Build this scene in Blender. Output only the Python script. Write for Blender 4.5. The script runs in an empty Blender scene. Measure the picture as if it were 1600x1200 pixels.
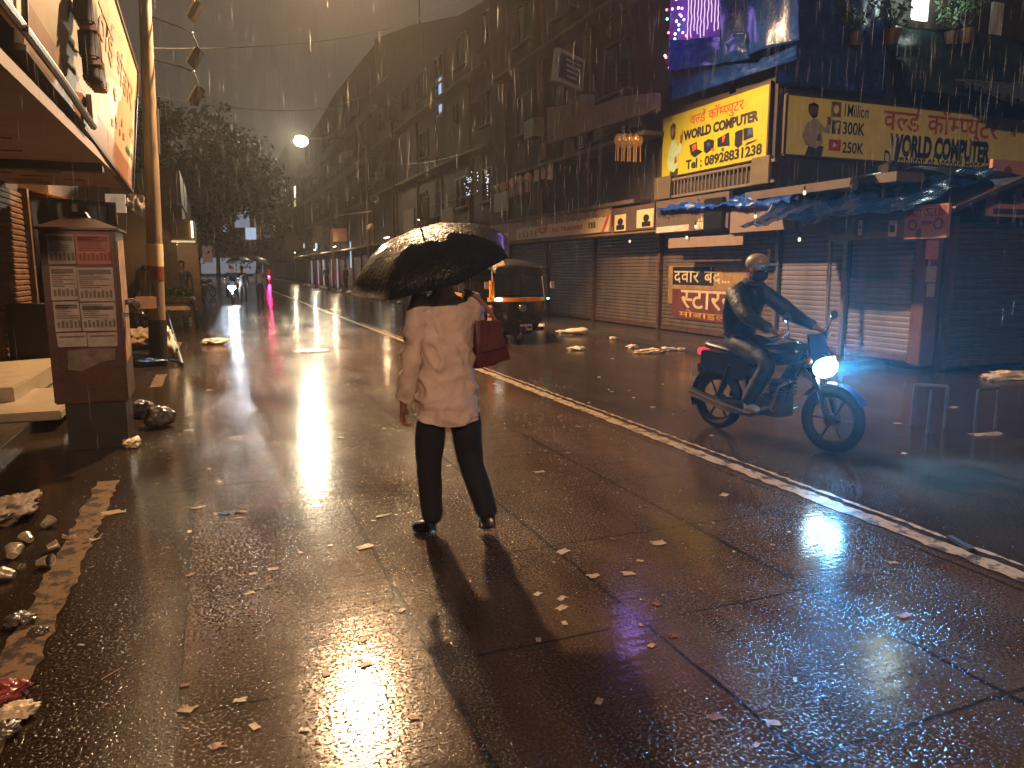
import bpy, bmesh, math, random
from mathutils import Vector, Matrix, noise
V = Vector
random.seed(7)  # repeatable
SC = bpy.context.scene
COL = SC.collection
# ------------------------------------------------------------------ camera
EYE = V((0, 0, 1.58)); FOC = 1150.0
PITCH = math.atan2(180, FOC); YAW = math.atan2(465, math.hypot(FOC, 180))
FWD = V((math.sin(YAW)*math.cos(PITCH), math.cos(YAW)*math.cos(PITCH), -math.sin(PITCH)))
RGT = V((math.cos(YAW), -math.sin(YAW), 0)); UPV = RGT.cross(FWD)
cam = bpy.data.cameras.new('camera'); cam.sensor_width = 36; cam.lens = 36*FOC/1600
cam.clip_start = .05; cam.clip_end = 2000
cam_o = bpy.data.objects.new('camera', cam); COL.objects.link(cam_o)
cam_o.matrix_world = Matrix.Translation(EYE) @ Matrix((RGT, UPV, -FWD)).transposed().to_4x4()
SC.camera = cam_o
def ray(x, y): return FWD*FOC + RGT*(x-800) + UPV*(600-y)
def G(x, y, z=0.0):
    d = ray(x, y); return EYE + d*((z-EYE.z)/d.z)
def PX(x, y, X):
    d = ray(x, y); return EYE + d*((X-EYE.x)/d.x)
def PY(x, y, Y):
    d = ray(x, y); return EYE + d*((Y-EYE.y)/d.y)
# ------------------------------------------------------------------ render, world
SC.render.engine = 'CYCLES'
SC.view_settings.view_transform = 'Standard'; SC.view_settings.look = 'None'
SC.view_settings.exposure = -0.22; SC.view_settings.gamma = 1.0
SC.cycles.use_denoising = True; SC.cycles.denoising_prefilter = 'ACCURATE'
SC.cycles.max_bounces = 5; SC.cycles.diffuse_bounces = 2; SC.cycles.glossy_bounces = 3
SC.cycles.transmission_bounces = 4; SC.cycles.transparent_max_bounces = 12; SC.cycles.volume_bounces = 0
SC.cycles.caustics_reflective = False; SC.cycles.caustics_refractive = False
SC.cycles.sample_clamp_indirect = 3.0
W = bpy.data.worlds.new('World'); SC.world = W; W.use_nodes = True
wn, wl = W.node_tree.nodes, W.node_tree.links
bg = wn['Background']
tc = wn.new('ShaderNodeTexCoord'); nz = wn.new('ShaderNodeTexNoise'); cr = wn.new('ShaderNodeValToRGB')
nz.inputs['Scale'].default_value = 2.2; nz.inputs['Detail'].default_value = 4
cr.color_ramp.elements[0].color = (.086, .071, .056, 1); cr.color_ramp.elements[0].position = .3
cr.color_ramp.elements[1].color = (.118, .100, .082, 1); cr.color_ramp.elements[1].position = .7
wl.new(tc.outputs['Generated'], nz.inputs['Vector']); wl.new(nz.outputs['Fac'], cr.inputs['Fac'])
wl.new(cr.outputs['Color'], bg.inputs['Color']); bg.inputs['Strength'].default_value = .70
# ------------------------------------------------------------------ lamps (fixtures are built further down)
WARM = (1.0, .61, .31)
NEAR_LAMP = V((2.3, 14.2, 7.8)); FAR_LAMP = V((4.95, 45, 8.8)); BACK_LAMP = V((-2.9, -10.5, 8.2))
def lamp(name, loc, power, color, radius, kind='POINT', target=None, size=150, blend=.4):
    l = bpy.data.lights.new(name, kind); l.energy = power; l.color = color; l.shadow_soft_size = radius
    o = bpy.data.objects.new(name, l); COL.objects.link(o); o.location = loc
    if kind == 'SPOT':
        l.spot_size = math.radians(size); l.spot_blend = blend
        o.rotation_euler = (V(target)-V(loc)).to_track_quat('-Z', 'Y').to_euler()
    return o
lamp('street_lamp_light', NEAR_LAMP-V((0, 0, .28)), 10800, WARM, .17, 'SPOT', NEAR_LAMP+V((.3, -2.3, -5)), 146, .30)
lamp('far_lamp_light', FAR_LAMP-V((0, .1, .75)), 1200, (1, .78, .46), .3, 'SPOT', FAR_LAMP-V((0, 1.5, 6)), 146, .4)
lamp('far_lamp_halo', FAR_LAMP-V((0, .75, .1)), 6800, (1, .86, .60), .2, 'SPOT', FAR_LAMP+V((-2.3, -6, -1.2)), 66, .9)
lamp('rear_lamp_light', BACK_LAMP-V((0, 0, .32)), 6300, (1, .60, .37), .2, 'SPOT', BACK_LAMP+V((.6, 3, -5)), 165, .3)
# ------------------------------------------------------------------ materials
def srgb(h):
    h = h.lstrip('#'); c = [int(h[i:i+2], 16)/255 for i in (0, 2, 4)]
    return tuple(x/12.92 if x < .04045 else ((x+.055)/1.055)**2.4 for x in c)
MATS = {}
def M(name, col=None, rough=.5, metal=0, var=.25, vs=6, bump=0, bs=40, coat=0, emit=None, es=0, alpha=1, trans=0, spec=.5, stretch=None, bdist=.01):
    if name in MATS: return MATS[name]
    if isinstance(col, str): col = srgb(col)
    m = bpy.data.materials.new(name); m.use_nodes = True; n, l = m.node_tree.nodes, m.node_tree.links
    p = n['Principled BSDF']
    p.inputs['Metallic'].default_value = metal; p.inputs['Specular IOR Level'].default_value = spec
    p.inputs['Coat Weight'].default_value = coat; p.inputs['Coat Roughness'].default_value = .12
    p.inputs['Alpha'].default_value = alpha; p.inputs['Transmission Weight'].default_value = trans
    t = n.new('ShaderNodeTexCoord'); src = t.outputs['Object']
    if stretch:
        mp = n.new('ShaderNodeMapping'); mp.inputs['Scale'].default_value = stretch; l.new(src, mp.inputs['Vector']); src = mp.outputs['Vector']
    a = n.new('ShaderNodeTexNoise'); a.inputs['Scale'].default_value = vs; a.inputs['Detail'].default_value = 6; a.inputs['Roughness'].default_value = .65
    l.new(src, a.inputs['Vector'])
    r = n.new('ShaderNodeValToRGB'); r.color_ramp.elements[0].position = .32; r.color_ramp.elements[1].position = .68
    r.color_ramp.elements[0].color = (*[c*(1-var) for c in col], 1); r.color_ramp.elements[1].color = (*[min(1, c*(1+var)) for c in col], 1)
    l.new(a.outputs['Fac'], r.inputs['Fac']); l.new(r.outputs['Color'], p.inputs['Base Color'])
    mr = n.new('ShaderNodeMapRange'); mr.inputs['To Min'].default_value = max(.03, rough-.12); mr.inputs['To Max'].default_value = min(1, rough+.12)
    l.new(a.outputs['Fac'], mr.inputs['Value']); l.new(mr.outputs['Result'], p.inputs['Roughness'])
    if bump:
        b = n.new('ShaderNodeTexNoise'); b.inputs['Scale'].default_value = bs; b.inputs['Detail'].default_value = 4
        l.new(src, b.inputs['Vector']); bp = n.new('ShaderNodeBump'); bp.inputs['Strength'].default_value = bump; bp.inputs['Distance'].default_value = bdist
        l.new(b.outputs['Fac'], bp.inputs['Height']); l.new(bp.outputs['Normal'], p.inputs['Normal'])
    if emit:
        p.inputs['Emission Color'].default_value = (*emit, 1); p.inputs['Emission Strength'].default_value = es
    MATS[name] = m; return m
def math_node(n, l, op, a, b=None, c=None):
    q = n.new('ShaderNodeMath'); q.operation = op
    for i, v in enumerate((a, b, c)):
        if v is None: continue
        if hasattr(v, 'is_linked') or hasattr(v, 'links'): l.new(v, q.inputs[i])
        else: q.inputs[i].default_value = v
    return q.outputs[0]
def road_material(name, joints, base, fine=1.0):
    m = bpy.data.materials.new(name); m.use_nodes = True; n, l = m.node_tree.nodes, m.node_tree.links
    p = n['Principled BSDF']; t = n.new('ShaderNodeTexCoord').outputs['Object']
    def mapped(s):
        mp = n.new('ShaderNodeMapping'); mp.inputs['Scale'].default_value = s; l.new(t, mp.inputs['Vector']); return mp.outputs['Vector']
    def nzt(vec, scale, det=3, rough=.55):
        q = n.new('ShaderNodeTexNoise'); q.inputs['Scale'].default_value = scale; q.inputs['Detail'].default_value = det
        q.inputs['Roughness'].default_value = rough; l.new(vec, q.inputs['Vector']); return q.outputs['Fac']
    def rng(v, a, b, c, d):
        q = n.new('ShaderNodeMapRange'); q.inputs['From Min'].default_value = a; q.inputs['From Max'].default_value = b
        q.inputs['To Min'].default_value = c; q.inputs['To Max'].default_value = d; l.new(v, q.inputs['Value']); return q.outputs['Result']
    patch = nzt(mapped((1.3, .55, 1)), 1.1, 4, .6); patch = rng(patch, .32, .70, 0, 1)
    stain = nzt(mapped((1, .35, 1)), 2.3, 6, .65); grain = nzt(t, 78, 1.5, .5); ridge = nzt(mapped((.55, 5.5, 1)), 1.6, 3, .5)
    lump = nzt(t, 26, 3, .6)
    c1 = n.new('ShaderNodeValToRGB'); c1.color_ramp.elements[0].position = .3; c1.color_ramp.elements[1].position = .72
    c1.color_ramp.elements[0].color = (*[x*.6 for x in base], 1); c1.color_ramp.elements[1].color = (*[x*1.35 for x in base], 1)
    l.new(stain, c1.inputs['Fac']); col = c1.outputs['Color']
    grit = rng(grain, .35, .65, .7, 1.25)
    mx = n.new('ShaderNodeMix'); mx.data_type = 'RGBA'; mx.blend_type = 'MULTIPLY'; mx.inputs['Factor'].default_value = 1
    l.new(col, mx.inputs[6]); l.new(grit, mx.inputs[7]); col = mx.outputs[2]
    h = math_node(n, l, 'MULTIPLY', math_node(n, l, 'MAXIMUM', math_node(n, l, 'SUBTRACT', grain, rng(patch, 0, 1, .47, .635)), 0.0), .0105*fine)
    h = math_node(n, l, 'ADD', h, math_node(n, l, 'MULTIPLY', lump, rng(patch, 0, 1, .0011*fine, .0006*fine)))
    h = math_node(n, l, 'ADD', h, math_node(n, l, 'MULTIPLY', ridge, .0020))
    if joints:
        sp = n.new('ShaderNodeSeparateXYZ'); l.new(t, sp.inputs[0])
        wob = math_node(n, l, 'MULTIPLY_ADD', nzt(t, 5, 3), .03, -.015)
        jx = math_node(n, l, 'PINGPONG', math_node(n, l, 'ADD', math_node(n, l, 'ADD', sp.outputs[0], 19.52), wob), .4825)
        jy = math_node(n, l, 'PINGPONG', math_node(n, l, 'ADD', math_node(n, l, 'ADD', sp.outputs[1], 18.32), wob), .5)
        w = rng(nzt(t, 1.3, 3), .3, .7, .007, .017)
        mxk = math_node(n, l, 'LESS_THAN', jx, w); myk = math_node(n, l, 'LESS_THAN', jy, math_node(n, l, 'MULTIPLY', w, .75))
        jm = math_node(n, l, 'MAXIMUM', mxk, math_node(n, l, 'MULTIPLY', myk, .8))
        h = math_node(n, l, 'SUBTRACT', h, math_node(n, l, 'MULTIPLY', jm, .009))
        m2 = n.new('ShaderNodeMix'); m2.data_type = 'RGBA'; l.new(math_node(n, l, 'MULTIPLY', jm, .85), m2.inputs['Factor']); l.new(col, m2.inputs[6])
        m2.inputs[7].default_value = (.006, .005, .004, 1); col = m2.outputs[2]
    l.new(col, p.inputs['Base Color'])
    l.new(rng(patch, 0, 1, .17, .11), p.inputs['Roughness']); p.inputs['IOR'].default_value = 1.4
    p.inputs['Coat Weight'].default_value = 0
    b = n.new('ShaderNodeBump'); b.inputs['Strength'].default_value = 1; b.inputs['Distance'].default_value = 1
    l.new(h, b.inputs['Height']); l.new(b.outputs['Normal'], p.inputs['Normal'])
    return m
def worn_paint(name, col):
    """white line paint with chipped edges: opaque paint where noise is high, bare road elsewhere"""
    m = bpy.data.materials.new(name); m.use_nodes = True; n, l = m.node_tree.nodes, m.node_tree.links
    p = n['Principled BSDF']; t = n.new('ShaderNodeTexCoord').outputs['Object']
    a = n.new('ShaderNodeTexNoise'); a.inputs['Scale'].default_value = 9; a.inputs['Detail'].default_value = 6; a.inputs['Roughness'].default_value = .7; l.new(t, a.inputs['Vector'])
    r = n.new('ShaderNodeValToRGB'); r.color_ramp.elements[0].position = .44; r.color_ramp.elements[1].position = .51
    r.color_ramp.elements[0].color = (.035, .027, .02, 1); r.color_ramp.elements[1].color = (*col, 1)
    e = r.color_ramp.elements.new(.75); e.color = (*[c*.62 for c in col], 1)
    l.new(a.outputs['Fac'], r.inputs['Fac']); l.new(r.outputs['Color'], p.inputs['Base Color'])
    p.inputs['Roughness'].default_value = .35
    b = n.new('ShaderNodeBump'); b.inputs['Strength'].default_value = .6; b.inputs['Distance'].default_value = .004; l.new(a.outputs['Fac'], b.inputs['Height']); l.new(b.outputs['Normal'], p.inputs['Normal'])
    return m
def glow(name, col, s): return M(name, (.02, .02, .02), .4, emit=col, es=s, var=0)
# ------------------------------------------------------------------ mesh builder
def basis(d):
    d = d.normalized(); a = V((0, 0, 1)) if abs(d.z) < .9 else V((1, 0, 0))
    u = d.cross(a).normalized(); return u, d.cross(u).normalized()
class MB:
    def __init__(s): s.bm = bmesh.new()
    def face(s, pts):
        try: return s.bm.faces.new([s.bm.verts.new(p) for p in pts])
        except ValueError: pass
    def box(s, c, d, rz=0, mat=None):
        c = V(c); h = V(d)/2; R = mat or Matrix.Rotation(rz, 3, 'Z')
        vs = [s.bm.verts.new(c + R @ V((h.x*i, h.y*j, h.z*k))) for i in (-1, 1) for j in (-1, 1) for k in (-1, 1)]
        for f in ((0, 1, 3, 2), (4, 6, 7, 5), (0, 4, 5, 1), (2, 3, 7, 6), (0, 2, 6, 4), (1, 5, 7, 3)): s.bm.faces.new([vs[i] for i in f])
        return s
    def tube(s, pts, r, n=8, cap=True):
        pts = [V(p) for p in pts]; rs = r if isinstance(r, (list, tuple)) else [r]*len(pts); rings = []
        u = None
        for i, p in enumerate(pts):
            d = (pts[min(i+1, len(pts)-1)] - pts[max(i-1, 0)])
            if d.length < 1e-9: d = V((0, 0, 1))
            d.normalize()
            if u is None: u, w = basis(d)
            else:
                u = (u - d*u.dot(d)).normalized(); w = d.cross(u)
            rings.append([s.bm.verts.new(p + (u*math.cos(2*math.pi*k/n) + w*math.sin(2*math.pi*k/n))*rs[i]) for k in range(n)])
        for a, b in zip(rings, rings[1:]):
            for k in range(n): s.bm.faces.new((a[k], a[(k+1) % n], b[(k+1) % n], b[k]))
        if cap:
            s.bm.faces.new(rings[0][::-1]); s.bm.faces.new(rings[-1])
        return s
    def rings(s, rings, cap=True, closed=True):
        R = [[s.bm.verts.new(p) for p in r] for r in rings]; n = len(R[0])
        for a, b in zip(R, R[1:]):
            for k in range(n if closed else n-1): s.bm.faces.new((a[k], a[(k+1) % n], b[(k+1) % n], b[k]))
        if cap and closed:
            s.bm.faces.new(R[0][::-1]); s.bm.faces.new(R[-1])
        return s
    def ball(s, c, r, nu=12, nv=8):
        c = V(c); r = V(r) if isinstance(r, (tuple, list, Vector)) else V((r, r, r))
        R = [[c + V((r.x*math.sin(t)*math.cos(a), r.y*math.sin(t)*math.sin(a), -r.z*math.cos(t))) for a in [2*math.pi*k/nu for k in range(nu)]] for t in [math.pi*(.04+.92*i/nv) for i in range(nv+1)]]
        return s.rings(R)
    def prism(s, pts, d):
        pts = [V(p) for p in pts]; d = V(d)
        a = [s.bm.verts.new(p) for p in pts]; b = [s.bm.verts.new(p+d) for p in pts]; n = len(a)
        s.bm.faces.new(a[::-1]); s.bm.faces.new(b)
        for k in range(n): s.bm.faces.new((a[k], a[(k+1) % n], b[(k+1) % n], b[k]))
        return s
    def grid(s, f, nu, nv, thick=None):
        vs = [[s.bm.verts.new(f(i/nu, j/nv)) for j in range(nv+1)] for i in range(nu+1)]
        for i in range(nu):
            for j in range(nv): s.bm.faces.new((vs[i][j], vs[i+1][j], vs[i+1][j+1], vs[i][j+1]))
        if thick: 
            g = bmesh.ops.solidify(s.bm, geom=s.bm.faces[:], thickness=thick)
        return s
    def torus(s, c, axis, R, r, nu=24, nv=8):
        c = V(c); u, w = basis(V(axis)); a = V(axis).normalized()
        rings = []
        for i in range(nu+1):
            t = 2*math.pi*i/nu; d = u*math.cos(t)+w*math.sin(t)
            rings.append([c + d*(R + r*math.cos(q)) + a*r*math.sin(q) for q in [2*math.pi*k/nv for k in range(nv)]])
        return s.rings(rings, cap=False)
    def disc(s, c, axis, r, th, n=20):
        a = V(axis).normalized()*th/2; return s.tube([V(c)-a, V(c)+a], r, n)
    def add_mesh(s, me, mat4):
        k = len(s.bm.verts); s.bm.from_mesh(me); s.bm.verts.ensure_lookup_table()
        for v in s.bm.verts[k:]: v.co = mat4 @ v.co
        return s
    def build(s, name, mat, parent=None, local=False, smooth=False, bevel=0, label=None, recalc=True):
        bm = s.bm
        if bevel: bmesh.ops.bevel(bm, geom=bm.edges[:], offset=bevel, segments=2, affect='EDGES', clamp_overlap=True)
        if recalc: bmesh.ops.recalc_face_normals(bm, faces=bm.faces[:])
        off = V()
        if parent is None and not local:
            xs = [v.co for v in bm.verts]; lo = [min(v[i] for v in xs) for i in range(3)]; hi = [max(v[i] for v in xs) for i in range(3)]
            off = V(((lo[0]+hi[0])/2, (lo[1]+hi[1])/2, lo[2]))
        elif not local:
            q = parent
            while q is not None: off = off + q.location; q = q.parent
        if off.length > 0: bmesh.ops.translate(bm, verts=bm.verts[:], vec=-off)
        me = bpy.data.meshes.new(name); bm.to_mesh(me); bm.free(); me.materials.append(mat)
        if smooth:
            for p in me.polygons: p.use_smooth = True
            if smooth != 'all':
                try: me.set_sharp_from_angle(angle=math.radians(42))
                except Exception: pass
        o = bpy.data.objects.new(name, me); COL.objects.link(o)
        if parent is None: o.location = off
        else: o.parent = parent
        if label: o['label'] = label
        return o
def thing(name, label, cat, loc=(0, 0, 0), rz=0, group=None):
    o = bpy.data.objects.new(name, None); COL.objects.link(o); o.location = loc; o.rotation_euler = (0, 0, rz)
    o.empty_display_size = .2
    return tag(o, label, cat, group)
def tag(o, label, cat, group=None, kind=None):
    if label: o['label'] = label
    if cat: o['category'] = cat
    if group: o['group'] = group
    if kind: o['kind'] = kind
    return o
KIDS = {}
def copy_tree(o, parent=None):
    c = o.copy(); COL.objects.link(c)
    if parent is not None: c.parent = parent
    for ch in [x for x in COL.objects if x.parent == o]: copy_tree(ch, c)
    return c
def dup(o, loc, rz, label, group=None):
    c = copy_tree(o); c.location = loc; c.rotation_euler = (0, 0, rz); c['label'] = label
    if group: c['group'] = group
    return c
def jit(a): return random.uniform(-a, a)
# ------------------------------------------------------------------ lettering
_glyph = {}
def glyph(s, bold=0.0):
    k = (s, bold)
    if k not in _glyph:
        c = bpy.data.curves.new('letters', 'FONT'); c.body = s; c.offset = bold; c.resolution_u = 3
        o = bpy.data.objects.new('letters', c); COL.objects.link(o); bpy.context.view_layer.update()
        me = bpy.data.meshes.new_from_object(o.evaluated_get(bpy.context.evaluated_depsgraph_get()))
        bpy.data.objects.remove(o); bpy.data.curves.remove(c)
        xs = [v.co.x for v in me.vertices] or [0]; ys = [v.co.y for v in me.vertices] or [0]
        _glyph[k] = (me, min(xs), max(xs), min(ys), max(ys))
    return _glyph[k]
def latin(s, bold=.012):
    me, x0, x1, y0, y1 = glyph(s, bold); bm = bmesh.new(); bm.from_mesh(me); return bm
def deva(word, bold=.010):
    """word: list of 'X' full letter, 'X-' half letter (right stem cut off), 'REPH' hook over the previous letter, ' ' gap"""
    out = bmesh.new(); x = 0
    for w in word:
        if w == ' ': x += .35; continue
        if w == 'REPH':
            pts = [V((x-.16, .62, 0)), V((x-.10, .76, 0)), V((x-.17, .86, 0)), V((x-.28, .84, 0))]
            for a, b in zip(pts, pts[1:]):
                d = (b-a).normalized(); q = V((-d.y, d.x, 0))*.042
                out.faces.new([out.verts.new(p) for p in (a-q, b-q, b+q, a+q)])
            continue
        half = w.endswith('-'); g = w.rstrip('-'); me, x0, x1, y0, y1 = glyph(g, bold)
        bm = bmesh.new(); bm.from_mesh(me); adv = x1
        if g in 'ुेैंू': adv = 0
        if half:
            cut = x1*.70; bmesh.ops.bisect_plane(bm, geom=bm.verts[:]+bm.edges[:]+bm.faces[:], plane_co=(cut, 0, 0), plane_no=(1, 0, 0), clear_outer=True); adv = cut
        bmesh.ops.translate(bm, verts=bm.verts[:], vec=(x, 0, 0))
        tmp = bpy.data.meshes.new('t'); bm.to_mesh(tmp); bm.free(); out.from_mesh(tmp); bpy.data.meshes.remove(tmp)
        x += adv*.985
    return out
class Face:
    """a sign's front face: o = lower-left corner, r/u = unit right/up, n = outward"""
    def __init__(s, o, r, u, w, h):
        s.o = V(o); s.r = V(r).normalized(); s.u = V(u).normalized(); s.n = s.r.cross(s.u); s.w = w; s.h = h
    def p(s, a, b, d=0): return s.o + s.r*(a*s.w) + s.u*(b*s.h) + s.n*d
    def poly(s, mb, pts, d=.003): mb.face([s.p(a, b, d) for a, b in pts]); return mb
    def rect(s, mb, a0, b0, a1, b1, d=.003): return s.poly(mb, [(a0, b0), (a1, b0), (a1, b1), (a0, b1)], d)
    def oval(s, mb, a, b, ra, rb, d=.003, n=18): return s.poly(mb, [(a+ra*math.cos(6.2832*k/n), b+rb*math.sin(6.2832*k/n)) for k in range(n)], d)
    def write(s, bm, a0, b0, a1, b1, mat, parent, d=.005, name='lettering'):
        xs = [v.co.x for v in bm.verts]; ys = [v.co.y for v in bm.verts]
        x0, x1, y0, y1 = min(xs), max(xs), min(ys), max(ys)
        for v in bm.verts:
            v.co = s.p(a0+(a1-a0)*(v.co.x-x0)/(x1-x0), b0+(b1-b0)*(v.co.y-y0)/(y1-y0), d)
        mb = MB(); mb.bm.free(); mb.bm = bm
        return mb.build(name, mat, parent, recalc=False)
    def board(s, th=.04):
        return MB().prism([s.p(0, 0), s.p(1, 0), s.p(1, 1), s.p(0, 1)], -s.n*th)
def faceX(x, y0, y1, z0, z1, side=-1):
    """face on plane X=x seen from the road: side -1 looks towards -X, +1 towards +X; y0 = reading start"""
    return Face((x, y0, z0), (0, side, 0), (0, 0, 1), abs(y1-y0), z1-z0)
def faceY(y, x0, x1, z0, z1): return Face((x0, y, z0), (1, 0, 0), (0, 0, 1), x1-x0, z1-z0)
# ================================================================== SETTING
def sheet(name, x0, x1, y0, y1, z, mat, kind='structure'):
    mb = MB(); mb.face([(x0, y0, z), (x1, y0, z), (x1, y1, z), (x0, y1, z)])
    o = mb.build(name, mat, None, local=True); o['kind'] = kind; return o
M_soil = M('wet_soil', '#3a2e24', .5, var=.3, vs=2)
sheet('ground', -700, 700, -300, 900, -.03, M_soil)
M_conc = road_material('wet_concrete_slabs', True, (.070, .044, .026))
M_asph = road_material('wet_asphalt', False, (.036, .025, .017), .8)
M_lane = road_material('wet_parking_lane', False, (.026, .017, .010), .8)
sheet('concrete_road', -.22, 3.70, -12, 230, 0, M_conc)
sheet('asphalt_road', 3.70, 60, -12, 8.9, 0, M_asph)
sheet('asphalt_road', 3.70, 8.45, 8.9, 230, 0, M_asph)
sheet('parking_lane', -1.75, -.22, -12, 230, 0, M_lane)
M_pave = road_material('wet_paving', False, (.060, .048, .038), 1.2)
def slab(name, x0, x1, y0, y1, z, mat):
    o = MB().box(((x0+x1)/2, (y0+y1)/2, z/2-.01), (x1-x0, y1-y0, z+.02)).build(name, mat, None, bevel=.01); o['kind'] = 'structure'; return o
slab('pavement', 8.45, 10.6, 8.9, 230, .11, M_pave)
slab('pavement', 10.6, 60, 8.1, 8.9, .0, M_pave)
slab('pavement', -4.5, -1.75, -12, 230, .10, M_pave)
# painted lines
M_line = worn_paint('worn_yellow_white_paint', (.42, .32, .21)); M_line2 = worn_paint('worn_brown_paint', (.20, .125, .065))
def strip(name, x, w, y0, y1, mat, label, cat='road marking', seg=.06, rough=.016, group=None):
    mb = MB(); n = int((y1-y0)/seg) if y1-y0 < 40 else 500; L = []; Rr = []
    for i in range(n+1):
        y = y0 + (y1-y0)*i/n; k = 1 if i not in (0, n) else 0
        L.append((x-w/2+jit(rough)*k, y, .004)); Rr.append((x+w/2+jit(rough)*k, y, .004))
    for i in range(n): mb.face([L[i], Rr[i], Rr[i+1], L[i+1]])
    o = mb.build(name, mat, None); o['kind'] = 'structure'; return o
strip('centre_line', 3.80, .13, 1.2, 30, M_line, '')
strip('centre_line', 3.80, .12, 30, 150, M_line, '')
strip('centre_line', 3.95, .035, 1.2, 22, M_line, '')
for a, b in ((1.2, 6.1), (10.9, 12.2), (16, 17.5), (24, 27)): strip('parking_line', -.83, .155, a, b, M_line2, '')

# ------------------------------------------------------------------ common materials
M_wall = M('grimy_plaster', '#3a2e27', .7, var=.35, vs=1.7, bump=.4, bs=14)
M_wall2 = M('dark_stained_plaster', '#2e2520', .75, var=.4, vs=1.2, bump=.4, bs=14)
M_conc2 = M('bare_concrete', '#54483e', .7, var=.3, vs=3, bump=.4, bs=25)
M_dark = M('black_grime', '#1b1715', .6, var=.4, vs=3)
M_shut = M('grey_brown_shutter_steel', '#6b5c4e', .42, metal=.35, var=.35, vs=3.5, stretch=(1, 1, .25))
M_shut2 = M('blue_cast_shutter_steel', '#77727c', .45, metal=.2, var=.22, vs=3, stretch=(1, 1, .25))  # mauve puts part of the headlight's blue cast into the colour
M_rust = M('rusty_steel', '#59402f', .6, metal=.3, var=.45, vs=9, bump=.3, bs=60)
M_steel = M('galvanised_steel', '#8d8a86', .35, metal=.7, var=.2, vs=12)
M_wood = M('dark_wet_wood', '#3b2a1f', .5, var=.4, vs=5, stretch=(1, 8, 1))
M_glass = M('dark_window_glass', '#16181c', .12, var=.1, spec=.8)
M_frame = M('old_window_frame', '#2f2822', .5, var=.3)
M_white = M('dirty_white_paint', '#b9ada0', .45, var=.18, vs=5)
M_cream = M('cream_paint', '#c9b48a', .5, var=.2, vs=3)
M_rail = M('pale_railing_paint', '#6b6052', .45, var=.2)
M_black = M('black_plastic', '#141312', .35, var=.3)
M_blk_gloss = M('black_gloss_paint', '#0d0c0c', .14, var=.2, coat=.6)
M_rubber = M('tyre_rubber', '#171615', .7, var=.2)
M_chrome = M('chrome', '#b8b8b8', .12, metal=1, var=.05)
M_red = M('red_print', '#b23a24', .5, var=.12); M_blkp = M('black_print', '#15120f', .5, var=.1); M_brownp = M('faded_brown_print', '#5a3b2c', .55, var=.2)
M_skin = M('brown_skin', '#7a5139', .5, var=.1, vs=20)
M_hair = M('black_hair', '#0e0b0a', .45, var=.3, vs=60, bump=.5, bs=200)
# ================================================================== RIGHT SIDE, corner building
def shutter(parent, x, y0, y1, z0, z1, mat, slat=.085, normal=-1, label=None, axis='X'):
    """roller shutter curtain as real corrugated steel, with a bottom bar as a sub-part"""
    n = int((z1-z0)/slat); rows = []
    for i in range(n):
        zb = z0 + i*(z1-z0)/n; s = (z1-z0)/n
        rows += [(zb, 0), (zb+s*.2, .020), (zb+s*.7, .022), (zb+s*.92, .002)]
    mb = MB()
    f = (lambda t, z, d: (x+normal*d, y0+(y1-y0)*t, z)) if axis == 'X' else (lambda t, z, d: (y0+(y1-y0)*t, x+normal*d, z))
    mb.grid(lambda a, b: f(a, *rows[min(int(round(b*(len(rows)-1))), len(rows)-1)]), 1, len(rows)-1)
    o = mb.build('rolling_shutter', mat, parent, label=label)
    w = abs(y1-y0)
    c = (x+normal*.02, (y0+y1)/2, z0+.05) if axis == 'X' else ((y0+y1)/2, x+normal*.02, z0+.05)
    MB().box(c, (.05, w, .09) if axis == 'X' else (w, .05, .09)).build('bottom_bar', M_rust, o, bevel=.006)
    return o
XS, XU, XF = 10.1, 9.75, 9.3
b1 = thing('corner_building', 'dark corner building with closed roller shutters and yellow banners over the ground floor', 'building', (XS, 8.15, 0))
# ground-floor body behind the shutters (set back so that shutters stand proud)
MB().box((XS+3.15, 19.5, 1.5), (6.1, 22.5, 2.96)).build('ground_floor_wall', M_wall2, b1)
ys = [PX(p, 540, XS).y for p in (858, 930, 1030, 1211, 1320, 1440)]
gY = [22.0, 18.82, 15.45, 11.38, 9.72, 8.30]
painted = None
for i, (a, b) in enumerate(zip(gY, gY[1:])):
    mt = M_shut if i < 3 else M_shut2
    s_ = shutter(b1, XS-.02, b+.09, a-.09, .13, 2.42, mt, label=[None, None, 'shutter with a painted yellow and red sign', 'pale mauve shutter', 'pale mauve shutter at the corner'][i])
    if i == 2: painted = s_
for a, b in ((25.3, 22.0),): shutter(b1, XS-.02, b+.09, a-.09, .13, 2.42, M_shut)
for i, y in enumerate(gY + [25.3]):
    pm = M_steel if i in (3, 4) else M_rust
    MB().box((XS-.06, y, 1.28), (.10, .10, 2.34)).build('shutter_post', pm, b1, bevel=.008)
MB().box((XS-.0, 8.17, 1.33), (.3, .16, 2.46)).build('corner_pillar', M('red_stained_pillar', '#5b3a33', .6, var=.35, vs=4), b1, bevel=.01)
# lintel beam with fascia
MB().box((9.70, 20.5, 2.52), (.72, 13.0, .22)).build('lintel_beam', M('ochre_plaster_beam', '#7d6448', .7, var=.25, vs=2, bump=.3, bs=20), b1, bevel=.012)
MB().box((9.78, 11.4, 2.46), (.60, 5.1, .16)).build('lintel_beam', M('ochre_plaster_beam'  , '#7d6448'), b1, bevel=.012)
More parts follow.
